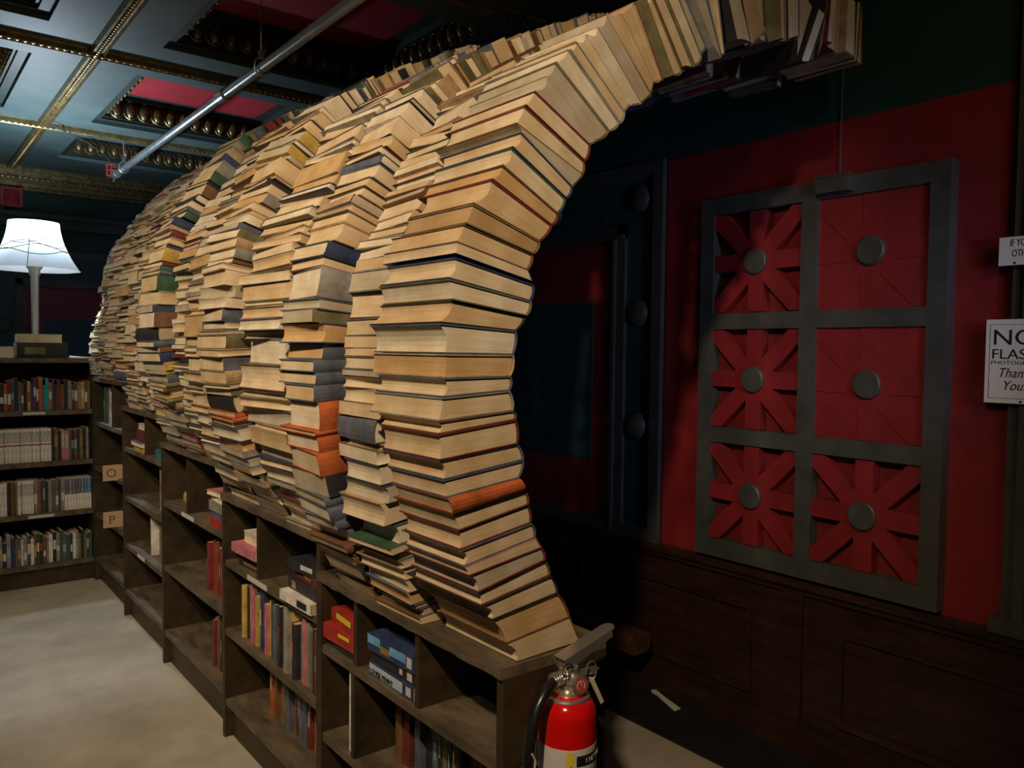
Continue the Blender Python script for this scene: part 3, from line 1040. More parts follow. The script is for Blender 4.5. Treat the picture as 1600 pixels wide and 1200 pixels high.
def case(y0, y1, x0, top, rows_, divs, label, depth=.30, foot=.0):
    """Unit with its front at x0 facing the aisle. rows_: heights of shelf surfaces, top one first (the top board is `top`). divs: {row: [y...]}"""
    t = thing('bookcase', (x0 + depth / 2, (y0 + y1) / 2, 0), label, 'bookcase', 'stepped bookcases under the book arch')
    part(MB().box((x0, y0, 0), (x0 + depth, y0 + BT, top - BT)), 'side_panel', wood, t)
    part(MB().box((x0, y1 - BT, 0), (x0 + depth, y1, top - BT)), 'side_panel', wood, t)
    w = MB()
    # top board with a slightly chewed front edge
    r = random.Random(int(y0 * 100))
    n = 24
    pts = []
    for i in range(n + 1):
        yy = y0 + (y1 - y0) * i / n
        pts.append((x0 - .006 + r.uniform(-.003, .003), yy, top - BT))
    pts += [(x0 + depth, y1, top - BT), (x0 + depth, y0, top - BT)]
    w.prism(pts, (0, 0, BT))
    part(w, 'top_board', wood_edge, t)
    part(MB().box((x0 + depth - .01, y0 + BT, .06), (x0 + depth, y1 - BT, top - BT)), 'back_panel', wood, t)
    for h in rows_:
        part(MB().box((x0 + .004, y0 + BT, h - BT), (x0 + depth - .01, y1 - BT, h)), 'shelf_board', wood_edge, t)
    part(MB().box((x0 + .03, y0 + BT, 0), (x0 + .05, y1 - BT, rows_[-1] - BT)), 'plinth', wood, t)
    hs = [top] + list(rows_)
    for ri, lst in divs.items():
        for yy in lst:
            part(MB().box((x0 + .006, yy - .010, hs[ri + 1]), (x0 + depth - .01, yy + .010, hs[ri] - BT)), 'divider', wood, t)
    return t


U = [dict(y0=1.275, y1=2.172, x=1.005, top=.838, rows=[.625, .36, .105], divs={0: [1.625, 1.945], 1: [1.96]}, label='lowest bookcase at the open end of the arch, fire extinguisher on its end panel'),
     dict(y0=2.178, y1=3.040, x=1.015, top=.945, rows=[.690, .425, .15], divs={0: [2.69]}, label='second bookcase from the open end, holding a big black book flat against its back'),
     dict(y0=3.046, y1=3.930, x=1.030, top=1.052, rows=[.775, .47, .16], divs={0: [3.55]}, label='third bookcase from the open end, with a red book row under its middle shelf'),
     dict(y0=3.936, y1=4.760, x=1.045, top=1.17, rows=[.945, .675, .41, .15], divs={0: [4.30]}, label='fourth bookcase from the open end, dark and nearly empty at the bottom'),
     dict(y0=4.766, y1=5.600, x=1.060, top=1.30, rows=[1.02, .735, .44, .15], divs={0: [5.10]}, label='tallest bookcase of the row under the arch, meeting the back bookcase at the corner')]
for u in U:
    case(u['y0'], u['y1'], u['x'], u['top'], u['rows'], u['divs'], u['label'])

# books standing and lying in them
NEARGROUP = 'books shelved in the bookcases under the arch'


def upright_x(x, y0, T, z, H, W, ck, pk, label, hard=False, group=NEARGROUP, tilt=0.0, bands=None, name='shelved_book'):
    """Standing, spine towards -X at x."""
    def F(A, B, w):
        yy = y0 + w * T + (B * math.sin(tilt))
        return (x + (W - A), yy, z + B * math.cos(tilt) + .0005)
    t = thing(name, (x + W / 2, y0 + T / 2, z), label, 'book', group)
    pg, cv = MB(), MB()
    book_geo(pg, cv, F, W, H, T, hard, .002)
    c = part(cv, 'book_cover', CV(ck), t)
    part(pg, 'page_block', PG(pk), t)
    if bands:
        dm = MB()
        for (b0, b1, bm) in bands:
            n_ = len(dm.v)
            off = W + (.0065 if hard else .0022)
            dm.v += [F(off, H * b0, .35), F(off, H * b0, .65), F(off, H * b1, .65), F(off, H * b1, .35)]
            dm.face([n_, n_ + 1, n_ + 2, n_ + 3])
        part(dm, 'spine_title', bands[0][2], c)
    return t


def lying_x(x, y0, L, z, T, W, ck, pk, label, hard=False, group=NEARGROUP, yaw=0.0, name='shelved_book', title=None, spine_out=True, bands=None):
    cx, cy = x + W / 2, y0 + L / 2
    c_, s_ = math.cos(yaw), math.sin(yaw)

    def F(A, B, w):
        X, Y = (x + (W - A) if spine_out else x + A), y0 + B
        dx, dy = X - cx, Y - cy
        return (cx + dx * c_ - dy * s_, cy + dx * s_ + dy * c_, z + w * T + .0004)
    t = thing(name, (cx, cy, z), label, 'book', group)
    pg, cv = MB(), MB()
    book_geo(pg, cv, F, W, L, T, hard, .003)
    cov = part(cv, 'book_cover', CV(ck), t)
    part(pg, 'page_block', PG(pk), t)
    if bands:
        for (b0, b1, w0, w1, bm, nm) in bands:
            dm = MB()
            off = W + (.0068 if hard else .0024)
            dm.v += [F(off, L * b0, w0), F(off, L * b0, w1), F(off, L * b1, w1), F(off, L * b1, w0)]
            dm.face([0, 1, 2, 3])
            part(dm, nm, bm, cov)
    if title:
        body, size, b, m, xs = title
        p = F(W + .004, L * b, .2)
        text(body, size, p, (0, -1, 0), (0, 0, 1), m, cov, ext=.0006, xs=xs)
    return t


CASE_NAMES = ['lowest bookcase', 'second bookcase', 'third bookcase', 'fourth bookcase', 'tallest bookcase']
ROWN = {0: 'top', 1: 'second', 2: 'third', 3: 'bottom'}
title_m = [gold_foil, label_w, mat('faded_red_ink', (.4, .05, .04), .5), mat('pale_blue_ink', (.25, .4, .5), .5)]


def row_x(ui, ri, ya, yb, seed, pal, setback=.05, hmax=None, wall=None):
    """A run of upright books in unit ui on row ri between ya and yb (counted from the open end)."""
    u = U[ui]
    hs = [u['top']] + u['rows']
    z = hs[ri + 1]
    room = hs[ri] - BT - z - .012
    r = random.Random(seed)
    y = ya
    n = 0
    last = None
    while True:
        T = r.uniform(.018, .036)
        if y + T > yb:
            break
        H = min(room, r.uniform(.175, .225) if hmax is None else r.uniform(hmax - .03, hmax))
        ck = r.choice([p for p in pal if p != last])
        last = ck
        n += 1
        lab = '%s upright book, %s from the open end on the %s shelf of the %s' % (ck, ordinal(n), ROWN[ri], CASE_NAMES[ui])
        bands = None
        if r.random() < .45:
            bm = r.choice(title_m)
            bands = [(.40, .66, bm)]
        upright_x(u['x'] + setback + r.uniform(-.012, .012), y, T - .001, z, H, min(.14, r.uniform(.11, .15)), ck, 'buff', lab, r.random() < .35, bands=bands)
        y += T


row_x(0, 1, 1.315, 1.93, 5, ['black', 'brown', 'black', 'olive', 'maroon', 'slate', 'black', 'brown'], .11)
row_x(0, 2, 1.40, 1.86, 6, ['brown', 'black', 'maroon', 'slate', 'olive'], .07)
row_x(1, 1, 2.215, 2.91, 7, ['black', 'navy', 'maroon', 'olive', 'grey', 'slate', 'yellow', 'black', 'grey', 'pink'], .03)
row_x(1, 2, 2.215, 2.84, 8, ['maroon', 'brown', 'slate', 'olive', 'grey', 'orange'], .10)
row_x(2, 1, 3.08, 3.42, 9, ['red', 'maroon', 'red', 'brown'], .06)
row_x(2, 2, 3.08, 3.40, 10, ['maroon', 'brown', 'red', 'black'], .06)
row_x(3, 1, 3.97, 4.20, 11, ['orange', 'slate', 'green', 'grey', 'pink'], .05)
row_x(3, 2, 3.97, 4.32, 12, ['brown', 'olive', 'black', 'yellow'], .08)
row_x(3, 3, 3.97, 4.18, 13, ['maroon', 'black', 'brown'], .06)
row_x(4, 0, 5.13, 5.50, 14, ['maroon', 'white', 'green', 'grey', 'pink', 'black'], .04)
row_x(4, 1, 4.80, 5.10, 15, ['black', 'teal', 'slate', 'olive'], .10)
row_x(4, 2, 4.80, 5.10, 16, ['green', 'black', 'navy'], .10)

x1 = U[0]['x']
# red pair, one open-paged dark book under it
lying_x(x1 + .02, 1.965, .175, .625, .022, .12, 'black', 'grey', 'black paperback at the base of the red pair in the lowest bookcase', spine_out=True)
lying_x(x1 + .012, 1.972, .180, .648, .044, .12, 'red', 'buff', 'thick red paperback with yellow title, lower of the red pair in the lowest bookcase', yaw=.05, bands=[(.15, .5, .55, .8, label_y, 'spine_title')])
lying_x(x1 + .022, 1.968, .165, .693, .042, .12, 'red', 'buff', 'thick red paperback with big yellow lettering, topmost in the lowest bookcase', yaw=-.08, bands=[(.1, .75, .5, .92, label_y, 'spine_title')])
# three dark blue mysteries
blue_lit = mat('bright_blue_print', (.04, .28, .62), .35, color2=(.25, .55, .80), scale=30)
pale_blue = mat('pale_blue_print', (.30, .48, .68), .35, color2=(.66, .72, .78), scale=22)
lying_x(x1 + .015, 1.655, .225, .625, .036, .14, 'navy', 'buff', 'dark paperback with pale blue spine panel and black author lettering in the lowest bookcase',
        bands=[(.22, .98, .12, .9, pale_blue, 'spine_panel'), (.04, .15, .2, .85, label_w, 'publisher_mark')], title=('LOUISE PENNY', .019, .96, ink, .95))
lying_x(x1 + .020, 1.658, .220, .662, .035, .14, 'black', 'buff', 'black paperback between the two blue paperbacks in the lowest bookcase',
        bands=[(.04, .15, .2, .85, label_w, 'publisher_mark'), (.25, .32, .3, .8, label_w, 'spine_title')])
lying_x(x1 + .008, 1.650, .222, .698, .045, .14, 'navy', 'buff', 'dark paperback with bright blue splashes, topmost of the blue stack in the lowest bookcase', yaw=.04,
        bands=[(.70, .99, .45, .97, blue_lit, 'spine_panel'), (.16, .5, .35, .85, blue_lit, 'spine_splash'), (.04, .14, .2, .8, label_w, 'publisher_mark'), (.5, .7, .2, .6, gold_foil, 'spine_title')])
# white slat standing in the second row
upright_x(x1 + .02, 1.985, .020, .36, .235, .10, 'white', 'pale', 'tall narrow white book standing alone in the lowest bookcase')

x2 = U[1]['x']
for k, (ck, pk, T, so, L, lab) in enumerate((('black', 'buff', .026, True, .20, 'black paperback with orange title, base of the near stack in the second bookcase'),
                                            ('slate', 'buff', .030, True, .19, 'dark slate paperback with white lettering, second in the far stack of the second bookcase'),
                                            ('pink', 'pale', .034, True, .21, 'rose pink book lying under the white book in the second bookcase'),
                                            ('white', 'pale', .040, False, .17, 'thick white-covered book topping the far stack in the second bookcase'))):
    z = .690 + sum((.026, .030, .034, .040)[:k])
    lying_x(x2 + (.03, .035, .0, .035)[k], 2.715 + (.01, .005, .0, .02)[k], L, z, T, .13, ck, pk, lab, yaw=(.05, -.03, .04, 0)[k], spine_out=so,
            bands=[(.15, .8, .35, .75, label_w if k == 1 else gold_foil, 'spine_title')] if k < 2 else None)
tl = thing('shelved_book', (x2 + .26, 2.45, .69), 'large black book standing face out behind the stack, pale capitals on its cover', 'book', NEARGROUP)
w = MB()
w.box((x2 + .235, 2.42, .6905), (x2 + .238, 2.655, .905))
w.box((x2 + .263, 2.42, .6905), (x2 + .266, 2.655, .905))
w.box((x2 + .238, 2.65, .6905), (x2 + .263, 2.655, .905))
part(w, 'book_cover', CV('black'), tl)
part(MB().box((x2 + .238, 2.424, .694), (x2 + .263, 2.65, .902)), 'page_block', PG('grey'), tl)
text('JAI', .045, (x2 + .2345, 2.60, .83), (0, -1, 0), (0, 0, 1), label_w, tl)
text('PEAR', .045, (x2 + .2345, 2.615, .775), (0, -1, 0), (0, 0, 1), label_w, tl)
sp_ = [('pale_pink', 'white', .032, 'white paperback with black lettering, base of the near stack in the second bookcase', 'white'),
       ('b', 'black', .038, 'black paperback with faded title, second in the near stack of the second bookcase', 'black'),
       ('c', 'maroon', .026, 'maroon paperback with gold title, third in the near stack of the second bookcase', 'maroon'),
       ('d', 'black', .034, 'black paperback with cream jagged lettering, topmost of the near stack in the second bookcase', 'black')]
z = .690
for k, (_, ck, T, lab, _c) in enumerate(sp_):
    b = [[(.12, .42, .2, .85, ink, 'spine_title')], [(.7, .85, .2, .8, gold_foil, 'spine_title')], [(.2, .5, .3, .7, gold_foil, 'spine_title')],
         [(.15, .55, .35, .8, MATS['cloth_white'], 'spine_title')]][k]
    lying_x(x2 + (-.012, .015, .03, .02)[k], 2.225 + .012 * k, .22 - .012 * k, z, T, .14, ck, 'buff', lab, yaw=(.03, .0, -.06, .08)[k], bands=b)
    z += T
# third bookcase: small stacks
x3 = U[2]['x']
for k, (ck, T, so, lab) in enumerate((('red', .030, True, 'red paperback at the base of the tall stack in the third bookcase'), ('slate', .030, True, 'slate grey paperback second in the tall stack in the third bookcase'),
                                      ('grey', .040, True, 'thick grey book third in the tall stack in the third bookcase'), ('white', .022, False, 'cream-paged book fourth in the tall stack in the third bookcase'),
                                      ('pink', .020, False, 'thin pink-covered book topping the tall stack in the third bookcase'))):
    lying_x(x3 + .02 + .004 * (k % 2), 3.09 + .008 * k, .19, .775 + sum((.030, .030, .040, .022)[:k]), T, .13, ck, 'pale', lab, yaw=(.04, -.05, .02, -.08, .1)[k], spine_out=so)
lying_x(x3 + .06, 3.60, .20, .775, .050, .14, 'yellow', 'buff', 'thick yellow-spined book lying in the far compartment of the third bookcase', hard=True, yaw=-.1)
lying_x(x3 + .10, 3.59, .17, .8255, .030, .12, 'olive', 'grey', 'olive book lying on the yellow-spined book in the third bookcase')
x4 = U[3]['x']
lying_x(x4 + .01, 4.34, .20, .945, .030, .14, 'yellow', 'pale', 'yellow paperback lying lowest in the top compartment of the fourth bookcase')
lying_x(x4 + .00, 4.35, .22, .9755, .022, .15, 'slate', 'pale', 'thin slate book lying second in the top compartment of the fourth bookcase', spine_out=False)
lying_x(x4 + .03, 4.37, .18, .998, .060, .14, 'maroon', 'buff', 'thick maroon book lying third in the top compartment of the fourth bookcase', hard=True)
lying_x(x4 + .03, 4.38, .16, 1.0585, .030, .12, 'white', 'pale', 'white-paged book topping the pile in the fourth bookcase', spine_out=False)
lying_x(x4 + .02, 3.97, .19, .945, .045, .14, 'teal', 'pale', 'teal paperback lying by the near end of the fourth bookcase')
upright_x(x4 + .05, 4.36, .016, .41, .20, .11, 'white', 'pale', 'tall slim white book leaning alone on the middle shelf of the fourth bookcase', tilt=.04)


def card(letter, z, label):
    t = thing('letter_card', (1.03, 4.955, z), label, 'sign', 'letter cards clipped to the tallest bookcase')
    w = MB()
    w.box((.985, 4.950, z), (1.088, 4.960, z + .088))
    part(w, 'card_board', cardboard, t)
    text(letter, .07, (1.028, 4.9495, z + .02), (1, 0, 0), (0, 0, 1), brown_ink, t, align='CENTER')


card('O', .728, 'pale wooden card with a brown letter O on the tallest bookcase')
card('P', .459, 'pale wooden card with a brown letter P on the tallest bookcase')


def slip(y0, y1, x, z, label):
    w = MB()
    w.box((x - .0025, y0, z - .020), (x - .0005, y1, z - .002))
    tag(w.build('shelf_label', label_w), label, 'label', 'paper strips on shelf edges')


slip(2.60, 2.78, 1.019, .690, 'white paper strip on the shelf edge of the second bookcase')
slip(3.45, 3.62, 1.034, .775, 'white paper strip on the shelf edge of the third bookcase')
slip(4.32, 4.46, 1.049, .41, 'white paper strip on a low shelf edge of the fourth bookcase')


# ---------------------------------------------------------------- back bookcase
BY, BX0, BX1 = 5.62, .10, 1.105
bt = thing('bookcase', (.6, 5.78, 0), 'tall dark bookcase at the far end packed with paperbacks, lamp on its top', 'bookcase')
part(MB().box((BX1 - .045, BY, 0), (BX1, BY + .36, 1.39)), 'side_panel', wood, bt)
part(MB().box((BX0, BY, 0), (BX0 + .03, BY + .36, 1.39)), 'side_panel', wood, bt)
part(MB().box((BX0, BY - .01, 1.39), (BX1 + .005, BY + .37, 1.418)), 'top_board', wood_edge, bt)
part(MB().box((BX0, BY + .35, .05), (BX1, BY + .36, 1.39)), 'back_panel', wood, bt)
part(MB().box((BX0, BY + .02, 0), (BX1, BY + .04, .10)), 'plinth', wood, bt)
BR = [1.095, .776, .456, .138]
for h in BR:
    part(MB().box((BX0 + .03, BY + .002, h - .03), (BX1 - .045, BY + .35, h)), 'shelf_board', wood_edge, bt)
for (a, b, h) in ((.68, .80, 1.095), (.70, .84, .456)):
    w = MB()
    w.box((a, BY - .001, h - .024), (b, BY + .0015, h - .008))
    tag(w.build('shelf_label', label_w), 'white paper strip on the %s shelf edge of the back bookcase' % ('upper' if h > 1 else 'lower'), 'label', 'paper strips on shelf edges')
BGROUP = 'upright paperbacks in the back bookcase'
blockr = random.Random(3)


def upright_y(xr, T, z, H, W, ck, pk, label, y=BY + .03, bands=None):
    """Standing with its spine towards the room (-Y); xr is its side nearest the corner."""
    def F(A, B, w):
        return (xr - T + w * T, y + (W - A), z + B + .0005)
    t = thing('paperback_book', (xr - T / 2, y + W / 2, z), label, 'book', BGROUP)
    pg, cv = MB(), MB()
    book_geo(pg, cv, F, W, H, T, False, .001)
    c = part(cv, 'book_cover', CV(ck), t)
    part(pg, 'page_block', PG(pk), t)
    for (b0, b1, m) in (bands or []):
        dm = MB()
        off = W + .0022
        dm.v += [F(off, H * b0, .08), F(off, H * b0, .92), F(off, H * b1, .92), F(off, H * b1, .08)]
        dm.face([0, 1, 2, 3])
        part(dm, 'spine_band', m, c)


grey_ink = mat('grey_print', (.30, .29, .28), .5, color2=(.6, .58, .54), scale=60)
red_dot = mat('dark_red_print', (.28, .05, .04), .5)
rown = ['top', 'second', 'third', 'bottom']
rows_b = [
    dict(n=30, h=(.15, .20), pal=['black', 'orange', 'yellow', 'maroon', 'slate', 'olive', 'brown', 'navy', 'brown', 'maroon', 'grey', 'black']),
    dict(n=30, h=(.18, .205), pal=['black', 'olive', 'grey', 'black', 'brown', 'slate']),
    dict(n=30, h=(.19, .205), pal=['black', 'maroon', 'slate', 'olive', 'grey', 'green', 'brown']),
    dict(n=28, h=(.15, .20), pal=['black', 'slate', 'olive', 'grey', 'brown', 'green', 'navy', 'white'])]
for ri, rb in enumerate(rows_b):
    x = BX1 - .050
    k = 0
    last = None
    while x > .44:
        T = blockr.uniform(.013, .022)
        H = blockr.uniform(*rb['h'])
        ck = blockr.choice([c for c in rb['pal'] if c != last])
        pk, bands = 'pale', []
        if blockr.random() < .5:
            m = blockr.choice(title_m + [label_w])
            a = blockr.uniform(.2, .45)
            bands = [(a, a + blockr.uniform(.2, .4), m)]
        px_like = (x - .563) / (1.074 - .563)      # 0 at the frame's edge, 1 at the corner
        if ri == 1 and px_like < .56:
            T, H, ck = .021, .205, 'white'
            bands = [(.60, .92, grey_ink), (.50, .54, red_dot)]
        if ri == 1 and .66 < px_like < .74:
            ck, bands = 'pink', [(.4, .9, grey_ink)]
        if ri == 2 and px_like > .68:
            T, H, ck = .017, .20, 'white'
            bands = [(.50, .99, MATS['cloth_slate'] if px_like < .9 else MATS['cloth_blue'])]
        if ri == 2 and .17 < px_like < .34:
            T, H, ck = .017, .205, 'white'
            bands = [(.55, .9, grey_ink)]
        if ri == 2 and px_like <= .08:
            ck = 'white'
        if ri == 0 and px_like > .97:
            ck, H, bands = 'orange', .20, []
        if ri == 0 and .42 < px_like < .47:
            ck, H, bands = 'orange', .205, []
        if ri == 0 and .47 < px_like < .54:
            ck, bands = 'cyan', []
        last = ck
        k += 1
        z = BR[ri]
        lab = '%s paperback, %s from the corner post on the %s shelf of the back bookcase' % (ck, ordinal(k), rown[ri])
        upright_y(x, T - .0008, z, H, .12, ck, pk, lab, y=BY + .035 + blockr.uniform(-.008, .008), bands=bands)
        x -= T


def lying_y(x0, L, y, z, T, W, ck, pk, label, hard, spine_front=True, name='shelved_book', bands=None):
    def F(A, B, w):
        return (x0 + B, (y + (W - A)) if spine_front else (y + A), z + w * T + .0004)
    t = thing(name, (x0 + L / 2, y + W / 2, z), label, 'book', 'books lying on the back bookcase')
    pg, cv = MB(), MB()
    book_geo(pg, cv, F, W, L, T, hard, .003)
    c = part(cv, 'book_cover', CV(ck), t)
    part(pg, 'page_block', PG(pk), t)
    for (b0, b1, w0, w1, m) in (bands or []):
        dm = MB()
        off = W + .0068
        dm.v += [F(off, L * b0, w0), F(off, L * b1, w0), F(off, L * b1, w1), F(off, L * b0, w1)]
        dm.face([0, 1, 2, 3])
        part(dm, 'spine_title', m, c)


lying_y(.655, .275, BY + .02, 1.418, .095, .18, 'black', 'grey', 'very thick black book lying on the back bookcase under the cream-paged one', True, bands=[(.15, .55, .25, .7, MATS['cloth_olive'])])
lying_y(.668, .235, BY + .03, 1.5135, .052, .17, 'white', 'cream', 'cream-paged book with curling white cover, topmost on the back bookcase', True, spine_front=False)
lying_y(.40, .245, BY + .03, 1.418, .070, .18, 'grey', 'pale', 'grey book lying beside the thick black book on the back bookcase', True, spine_front=False)
w = MB()
w.prism([(.94, BY + .03, 1.4185), (1.06, BY + .02, 1.4185), (1.075, BY + .17, 1.4185), (.95, BY + .19, 1.4185)], (0, 0, .004))
w.prism([(.945, BY + .035, 1.4225), (1.055, BY + .03, 1.4225), (1.04, BY + .16, 1.4225), (.96, BY + .18, 1.430)], (0, 0, .003))
tag(w.build('paper_leaflets', label_w), 'thin white leaflets lying on the back bookcase near the corner', 'paper')

# ---------------------------------------------------------------- table lamp
LX, LY = .790, 5.900
lm = thing('table_lamp', (LX, LY, 1.418), 'pewter table lamp with glowing white bell shade on the back bookcase', 'lamp')
part(MB().lathe((LX, LY, 1.418), [(0, 0), (.072, 0), (.072, .012), (.06, .025), (.03, .04), (.026, .06)], seg=32), 'lamp_base', lamp_metal, lm, smooth=True)
part(MB().lathe((LX, LY, 1.418), [(.026, .05), (.024, .08), (.021, .10), (.022, .35), (.024, .52), (.034, .535), (.034, .56), (.046, .575), (.048, .63), (.02, .635), (.012, .66), (.012, .70), (0, .70)], seg=24), 'lamp_stem', lamp_metal, lm, smooth=True)
shade = bpy.data.materials.new('lit_white_shade')
shade.use_nodes = True
nt = shade.node_tree
for n_ in list(nt.nodes):
    nt.nodes.remove(n_)
out = nt.nodes.new('ShaderNodeOutputMaterial')
tr = nt.nodes.new('ShaderNodeBsdfTranslucent')
df = nt.nodes.new('ShaderNodeBsdfDiffuse')
em = nt.nodes.new('ShaderNodeEmission')
em.inputs[0].default_value = (0.80, 0.90, 1.0, 1)
em.inputs[1].default_value = .22
tr.inputs[0].default_value = (.09, .10, .11, 1)
df.inputs[0].default_value = (.3, .3, .3, 1)
m1 = nt.nodes.new('ShaderNodeMixShader')
m1.inputs[0].default_value = .35
ad = nt.nodes.new('ShaderNodeAddShader')
nt.links.new(tr.outputs[0], m1.inputs[1])
nt.links.new(df.outputs[0], m1.inputs[2])
nt.links.new(m1.outputs[0], ad.inputs[0])
nt.links.new(em.outputs[0], ad.inputs[1])
nt.links.new(ad.outputs[0], out.inputs[0])
prof_s = []
for i in range(13):
    f = i / 12
    prof_s.append((.143 + (.245 - .143) * (f ** 1.9) + .012 * f, .30 * (1 - f)))
SZ = 1.980
octo = lambda an, z: 1.0 + .045 * (abs(math.cos(4 * an)) - .5) * (1 - z / .30)
sh = part(MB().lathe((LX, LY, SZ), prof_s, seg=64, shape=octo), 'lamp_shade', shade, lm, smooth=True)
w = MB()
for (ph, z_) in ((0, .13), (.7, .15), (1.6, .10), (2.4, .17)):
    pts = []
    for k in range(65):
        an = 2 * math.pi * k / 64
        zz = z_ + .018 * math.sin(3 * an + ph * 2)
        f = 1 - zz / .30
        rr = (.143 + (.245 - .143) * (f ** 1.9) + .012 * f) * octo(an, zz) + .001
        pts.append((LX + rr * math.cos(an), LY + rr * math.sin(an), SZ + zz))
    w.tube(pts, .0022, seg=5, caps=False)
for k in range(4):
    an = math.pi / 4 + k * math.pi / 2 + .5
    pts = []
    for i in range(13):
        rr, zz = prof_s[i]
        rr = rr * octo(an, zz) + .001
        pts.append((LX + rr * math.cos(an), LY + rr * math.sin(an), SZ + zz))
    w.tube(pts, .0022, seg=5)
part(w, 'shade_cord', mat('amber_shade_cord', (.62, .34, .12), .6), sh)
w = MB()
for k in range(3):
    an = 2 * math.pi * k / 3
    w.tube([(LX, LY, SZ + .12), (LX + .135 * math.cos(an), LY + .135 * math.sin(an), SZ + .29)], .003, seg=5)
part(w, 'shade_spider', lamp_metal, lm)
bulb_m = mat('lit_bulb', (1, 1, 1), .5, emit=(.72, .86, 1.0), estr=20)
part(MB().ball((LX, LY, SZ + .175), .028, .028, .038, seg=14, rings=8), 'light_bulb', bulb_m, lm, smooth=True)
lamp('lamp_bulb_light', 'POINT', (LX, LY, SZ + .245), 75, (.70, .86, 1.0), .03)

# ---------------------------------------------------------------- fire extinguisher
EX, EY = 1.122, 1.205
fe = thing('fire_extinguisher', (EX, EY, .38), 'red fire extinguisher with black hose hung on the end panel of the lowest bookcase', 'fire extinguisher')
R = .061
cyl = [(0, 0), (.045, 0), (.054, .006), (R, .016), (R, .265)]
dome = [(R, .27), (R, .325)]
for i in range(1, 9):
    a = math.pi / 2 * i / 8
    dome.append((.020 + (R - .020) * math.cos(a), .325 + .045 * math.sin(a)))
dome.append((.020, .372))
c0 = (EX, EY, .414)
part(MB().lathe(c0, cyl + dome[1:], seg=40), 'cylinder', ext_red, fe, smooth=True)
lab_m = MB()
lab_m.lathe(c0, [(R + .0006, .02), (R + .0006, .272), (R + .0001, .2725)], seg=60)
lb = part(lab_m, 'paper_label', label_w, fe, smooth=True)


def wrap(mb, a0, a1, z0, z1, r):
    n = 10
    k = len(mb.v)
    for i in range(n + 1):
        a = a0 + (a1 - a0) * i / n
        for z in (z0, z1):
            mb.v.append((c0[0] + r * math.cos(a), c0[1] + r * math.sin(a), c0[2] + z))
    for i in range(n):
        mb.face([k + 2 * i, k + 2 * i + 2, k + 2 * i + 3, k + 2 * i + 1])


ac = math.atan2(-c0[1], -c0[0])        # the side that faces the room
part((lambda m: (wrap(m, ac - .02, ac + .26 - .02, .16, .268, R + .0012), m)[1])(MB()), 'yellow_stripe', label_y, lb)
part((lambda m: (wrap(m, ac + .32, ac + 1.45, .238, .260, R + .0012), m)[1])(MB()), 'black_heading_bar', ink, lb)
z_t = c0[2] + .2435
a_ = ac + .12
text('A', .022, (c0[0] + (R + .0018) * math.cos(a_ - .10), c0[1] + (R + .0018) * math.sin(a_ - .10), c0[2] + .225), (-math.sin(a_), math.cos(a_), 0), (0, 0, 1), ink, lb)
word = 'INSTRUCTIONS'
for i, ch in enumerate(word):
    a_ = ac + .66 + i * .125
    if a_ < ac + 1.42:
        text(ch, .014, (c0[0] + (R + .0018) * math.cos(a_), c0[1] + (R + .0018) * math.sin(a_), z_t), (-math.sin(a_), math.cos(a_), 0), (0, 0, 1), label_w, lb)
# fine print lines on the label
m_ = MB()
for i in range(9):
    wrap(m_, ac + .35, ac + 1.3, .225 - i * .012, .2275 - i * .012, R + .0012)
part(m_, 'fine_print', grey_ink, lb)
w = MB()
w.lathe(c0, [(R + .001, .183), (R + .004, .183), (R + .004, .208), (R + .001, .208)], seg=40)
w.box((EX - .09, EY + .02, c0[2] + .183), (EX - .05, EY + .055, c0[2] + .208))
w.box((EX - .014, EY + R, c0[2] + .10), (EX + .014, 1.2745, c0[2] + .28))
w.box((EX - .108, EY - .004, c0[2] + .180), (EX - R + .002, EY + .004, c0[2] + .212))
part(w, 'wall_bracket', chrome, fe)
cv0 = (c0[0], c0[1], c0[2] - .010)
w = MB()
w.lathe(cv0, [(.026, .360), (.030, .366), (.030, .384), (.018, .388), (.018, .40), (.020, .41), (.020, .432), (0, .432)], seg=24)
w.box((EX - .016, EY - .014, cv0[2] + .40), (EX + .016, EY + .014, cv0[2] + .455))
w.tube([(EX - .016, EY, cv0[2] + .415), (EX - .046, EY - .004, cv0[2] + .412)], .012, seg=16)
for i in range(4):
    w.tube([(EX - .024 - i * .006, EY - .001, cv0[2] + .4145), (EX - .027 - i * .006, EY - .001, cv0[2] + .4145)], .0145, seg=16)
part(w, 'valve_body', chrome, fe, smooth=True)
# collar ring around the neck
ringp = [(EX + .043 * math.cos(a), EY + .041 * math.sin(a), cv0[2] + .372) for a in [2 * math.pi * k / 32 for k in range(33)]]
part(MB().tube(ringp, .0055, seg=8, caps=False), 'neck_ring', chrome, fe, smooth=True)


def channel(p0, p1, wdt, h, mb):
    """Pressed-metal lever: an upside down channel from p0 to p1 with a rounded far end."""
    P, Q = Vector(p0), Vector(p1)
    d = (Q - P).normalized()
    s = d.cross(Vector((0, 0, 1))).normalized()
    n = s.cross(d)
    top = []
    L = (Q - P).length
    outl = [(0, -.5), (L - wdt * .5, -.5)] + [(L - wdt * .5 + wdt * .5 * math.sin(a), -.5 * math.cos(a)) for a in [math.pi * k / 8 for k in range(1, 8)]] + [(L - wdt * .5, .5), (0, .5)]
    mb.prism([P + d * a + s * wdt * b + n * 0 for a, b in outl], n * .003)
    for sg in (-1, 1):
        mb.prism([P + s * wdt * .5 * sg, P + d * (L - wdt * .5) + s * wdt * .5 * sg, P + d * (L - wdt * .5) + s * wdt * .5 * sg - n * h * .5, P + s * wdt * .5 * sg - n * h], s * (-.0025 * sg))


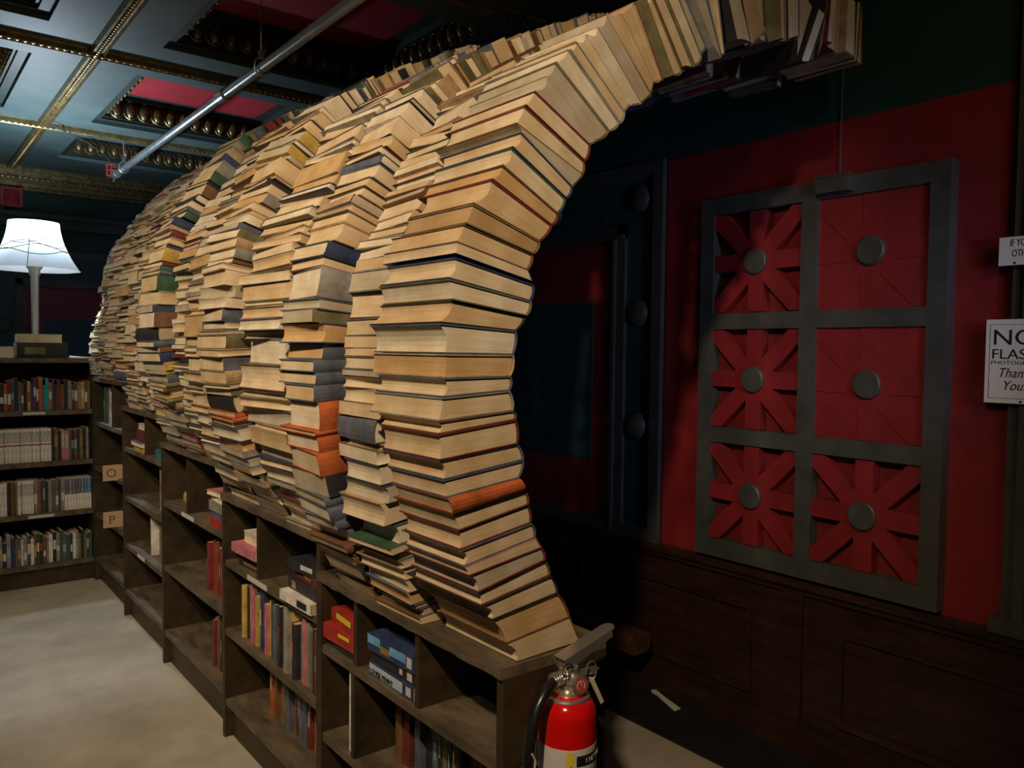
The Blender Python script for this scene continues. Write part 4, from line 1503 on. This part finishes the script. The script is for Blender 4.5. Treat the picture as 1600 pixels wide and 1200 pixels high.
w = MB()
hz = cv0[2] + .440
channel((EX - .022, EY + .004, hz + .012), (EX + .126, EY - .004, hz + .056), .036, .024, w)
part(w, 'operating_lever', chrome, fe)
w = MB()
channel((EX - .012, EY + .004, hz - .012), (EX + .082, EY - .006, hz - .030), .024, .014, w)
part(w, 'carry_handle', chrome, fe)
# gauge
w = MB()
ga = ac + .55
gc = Vector((EX + .022 * math.cos(ga) + .010, EY + .022 * math.sin(ga), cv0[2] + .402))
gd = Vector((math.cos(ga), math.sin(ga), 0.1)).normalized()
w.tube([gc - gd * .008, gc + gd * .014], .0195, seg=24)
gg = part(w, 'pressure_gauge', chrome, fe, smooth=True)
w = MB()
w.tube([gc + gd * .0141, gc + gd * .0150], .0165, seg=24)
part(w, 'gauge_dial', mat('dull_red_dial', (.34, .07, .05), .3), gg)
w = MB()
gx = gd.cross(Vector((0, 0, 1))).normalized()
gz = gx.cross(gd)
for sz in (.009,):
    w.tube([gc + gd * .0152 + (gx * math.cos(a) + gz * math.sin(a)) * sz for a in [math.pi * (k - 4) / 16 for k in range(25)]], .0008, seg=5)
w.tube([gc + gd * .0155, gc + gd * .0155 + gz * .008], .0007, seg=5)
part(w, 'dial_scale', label_w, gg)
# pin and pull ring, seal tag
w = MB()
w.tube([(EX + .01, EY - .02, hz - .004), (EX + .01, EY + .03, hz - .004)], .0022, seg=8)
w.tube([(EX + .045 + .016 * math.cos(a), EY - .022, hz - .022 + .022 * math.sin(a)) for a in [2 * math.pi * k / 20 for k in range(21)]], .0014, seg=6, caps=False)
part(w, 'safety_pin', chrome, fe, smooth=True)
w = MB()
w.tube([(EX - .020 + .014 * math.cos(a), EY - .020, hz - .004 + .013 * math.sin(a)) for a in [2 * math.pi * k / 16 for k in range(17)]], .0013, seg=6, caps=False)
part(w, 'seal_loop', rubber, fe, smooth=True)
w = MB()
w.prism([(EX + .034, EY - .024, hz - .03), (EX + .046, EY - .026, hz - .032), (EX + .066, EY - .040, hz - .085), (EX + .055, EY - .042, hz - .088)], (.0, -.001, .0))
part(w, 'inspection_tag', mat('buff_tag', (.45, .40, .30), .5), fe)
hose = [(EX - .044, EY - .004, c0[2] + .402), (EX - .068, EY - .010, c0[2] + .396), (EX - .096, EY - .014, c0[2] + .366), (EX - .112, EY - .016, c0[2] + .325),
        (EX - .120, EY - .016, c0[2] + .27), (EX - .121, EY - .016, c0[2] + .19), (EX - .116, EY - .014, c0[2] + .10), (EX - .106, EY - .012, c0[2] + .03)]
part(MB().tube(hose, [.0105, .0118, .0122, .0122, .0122, .0122, .0122, .0125], seg=14), 'rubber_hose', rubber, fe, smooth=True)
part(MB().tube([(EX - .122, EY - .029, c0[2] + .285), (EX - .114, EY - .030, c0[2] + .27), (EX - .116, EY - .030, c0[2] + .245), (EX - .124, EY - .029, c0[2] + .235)], .002, seg=6), 'hose_clip', label_w, fe)
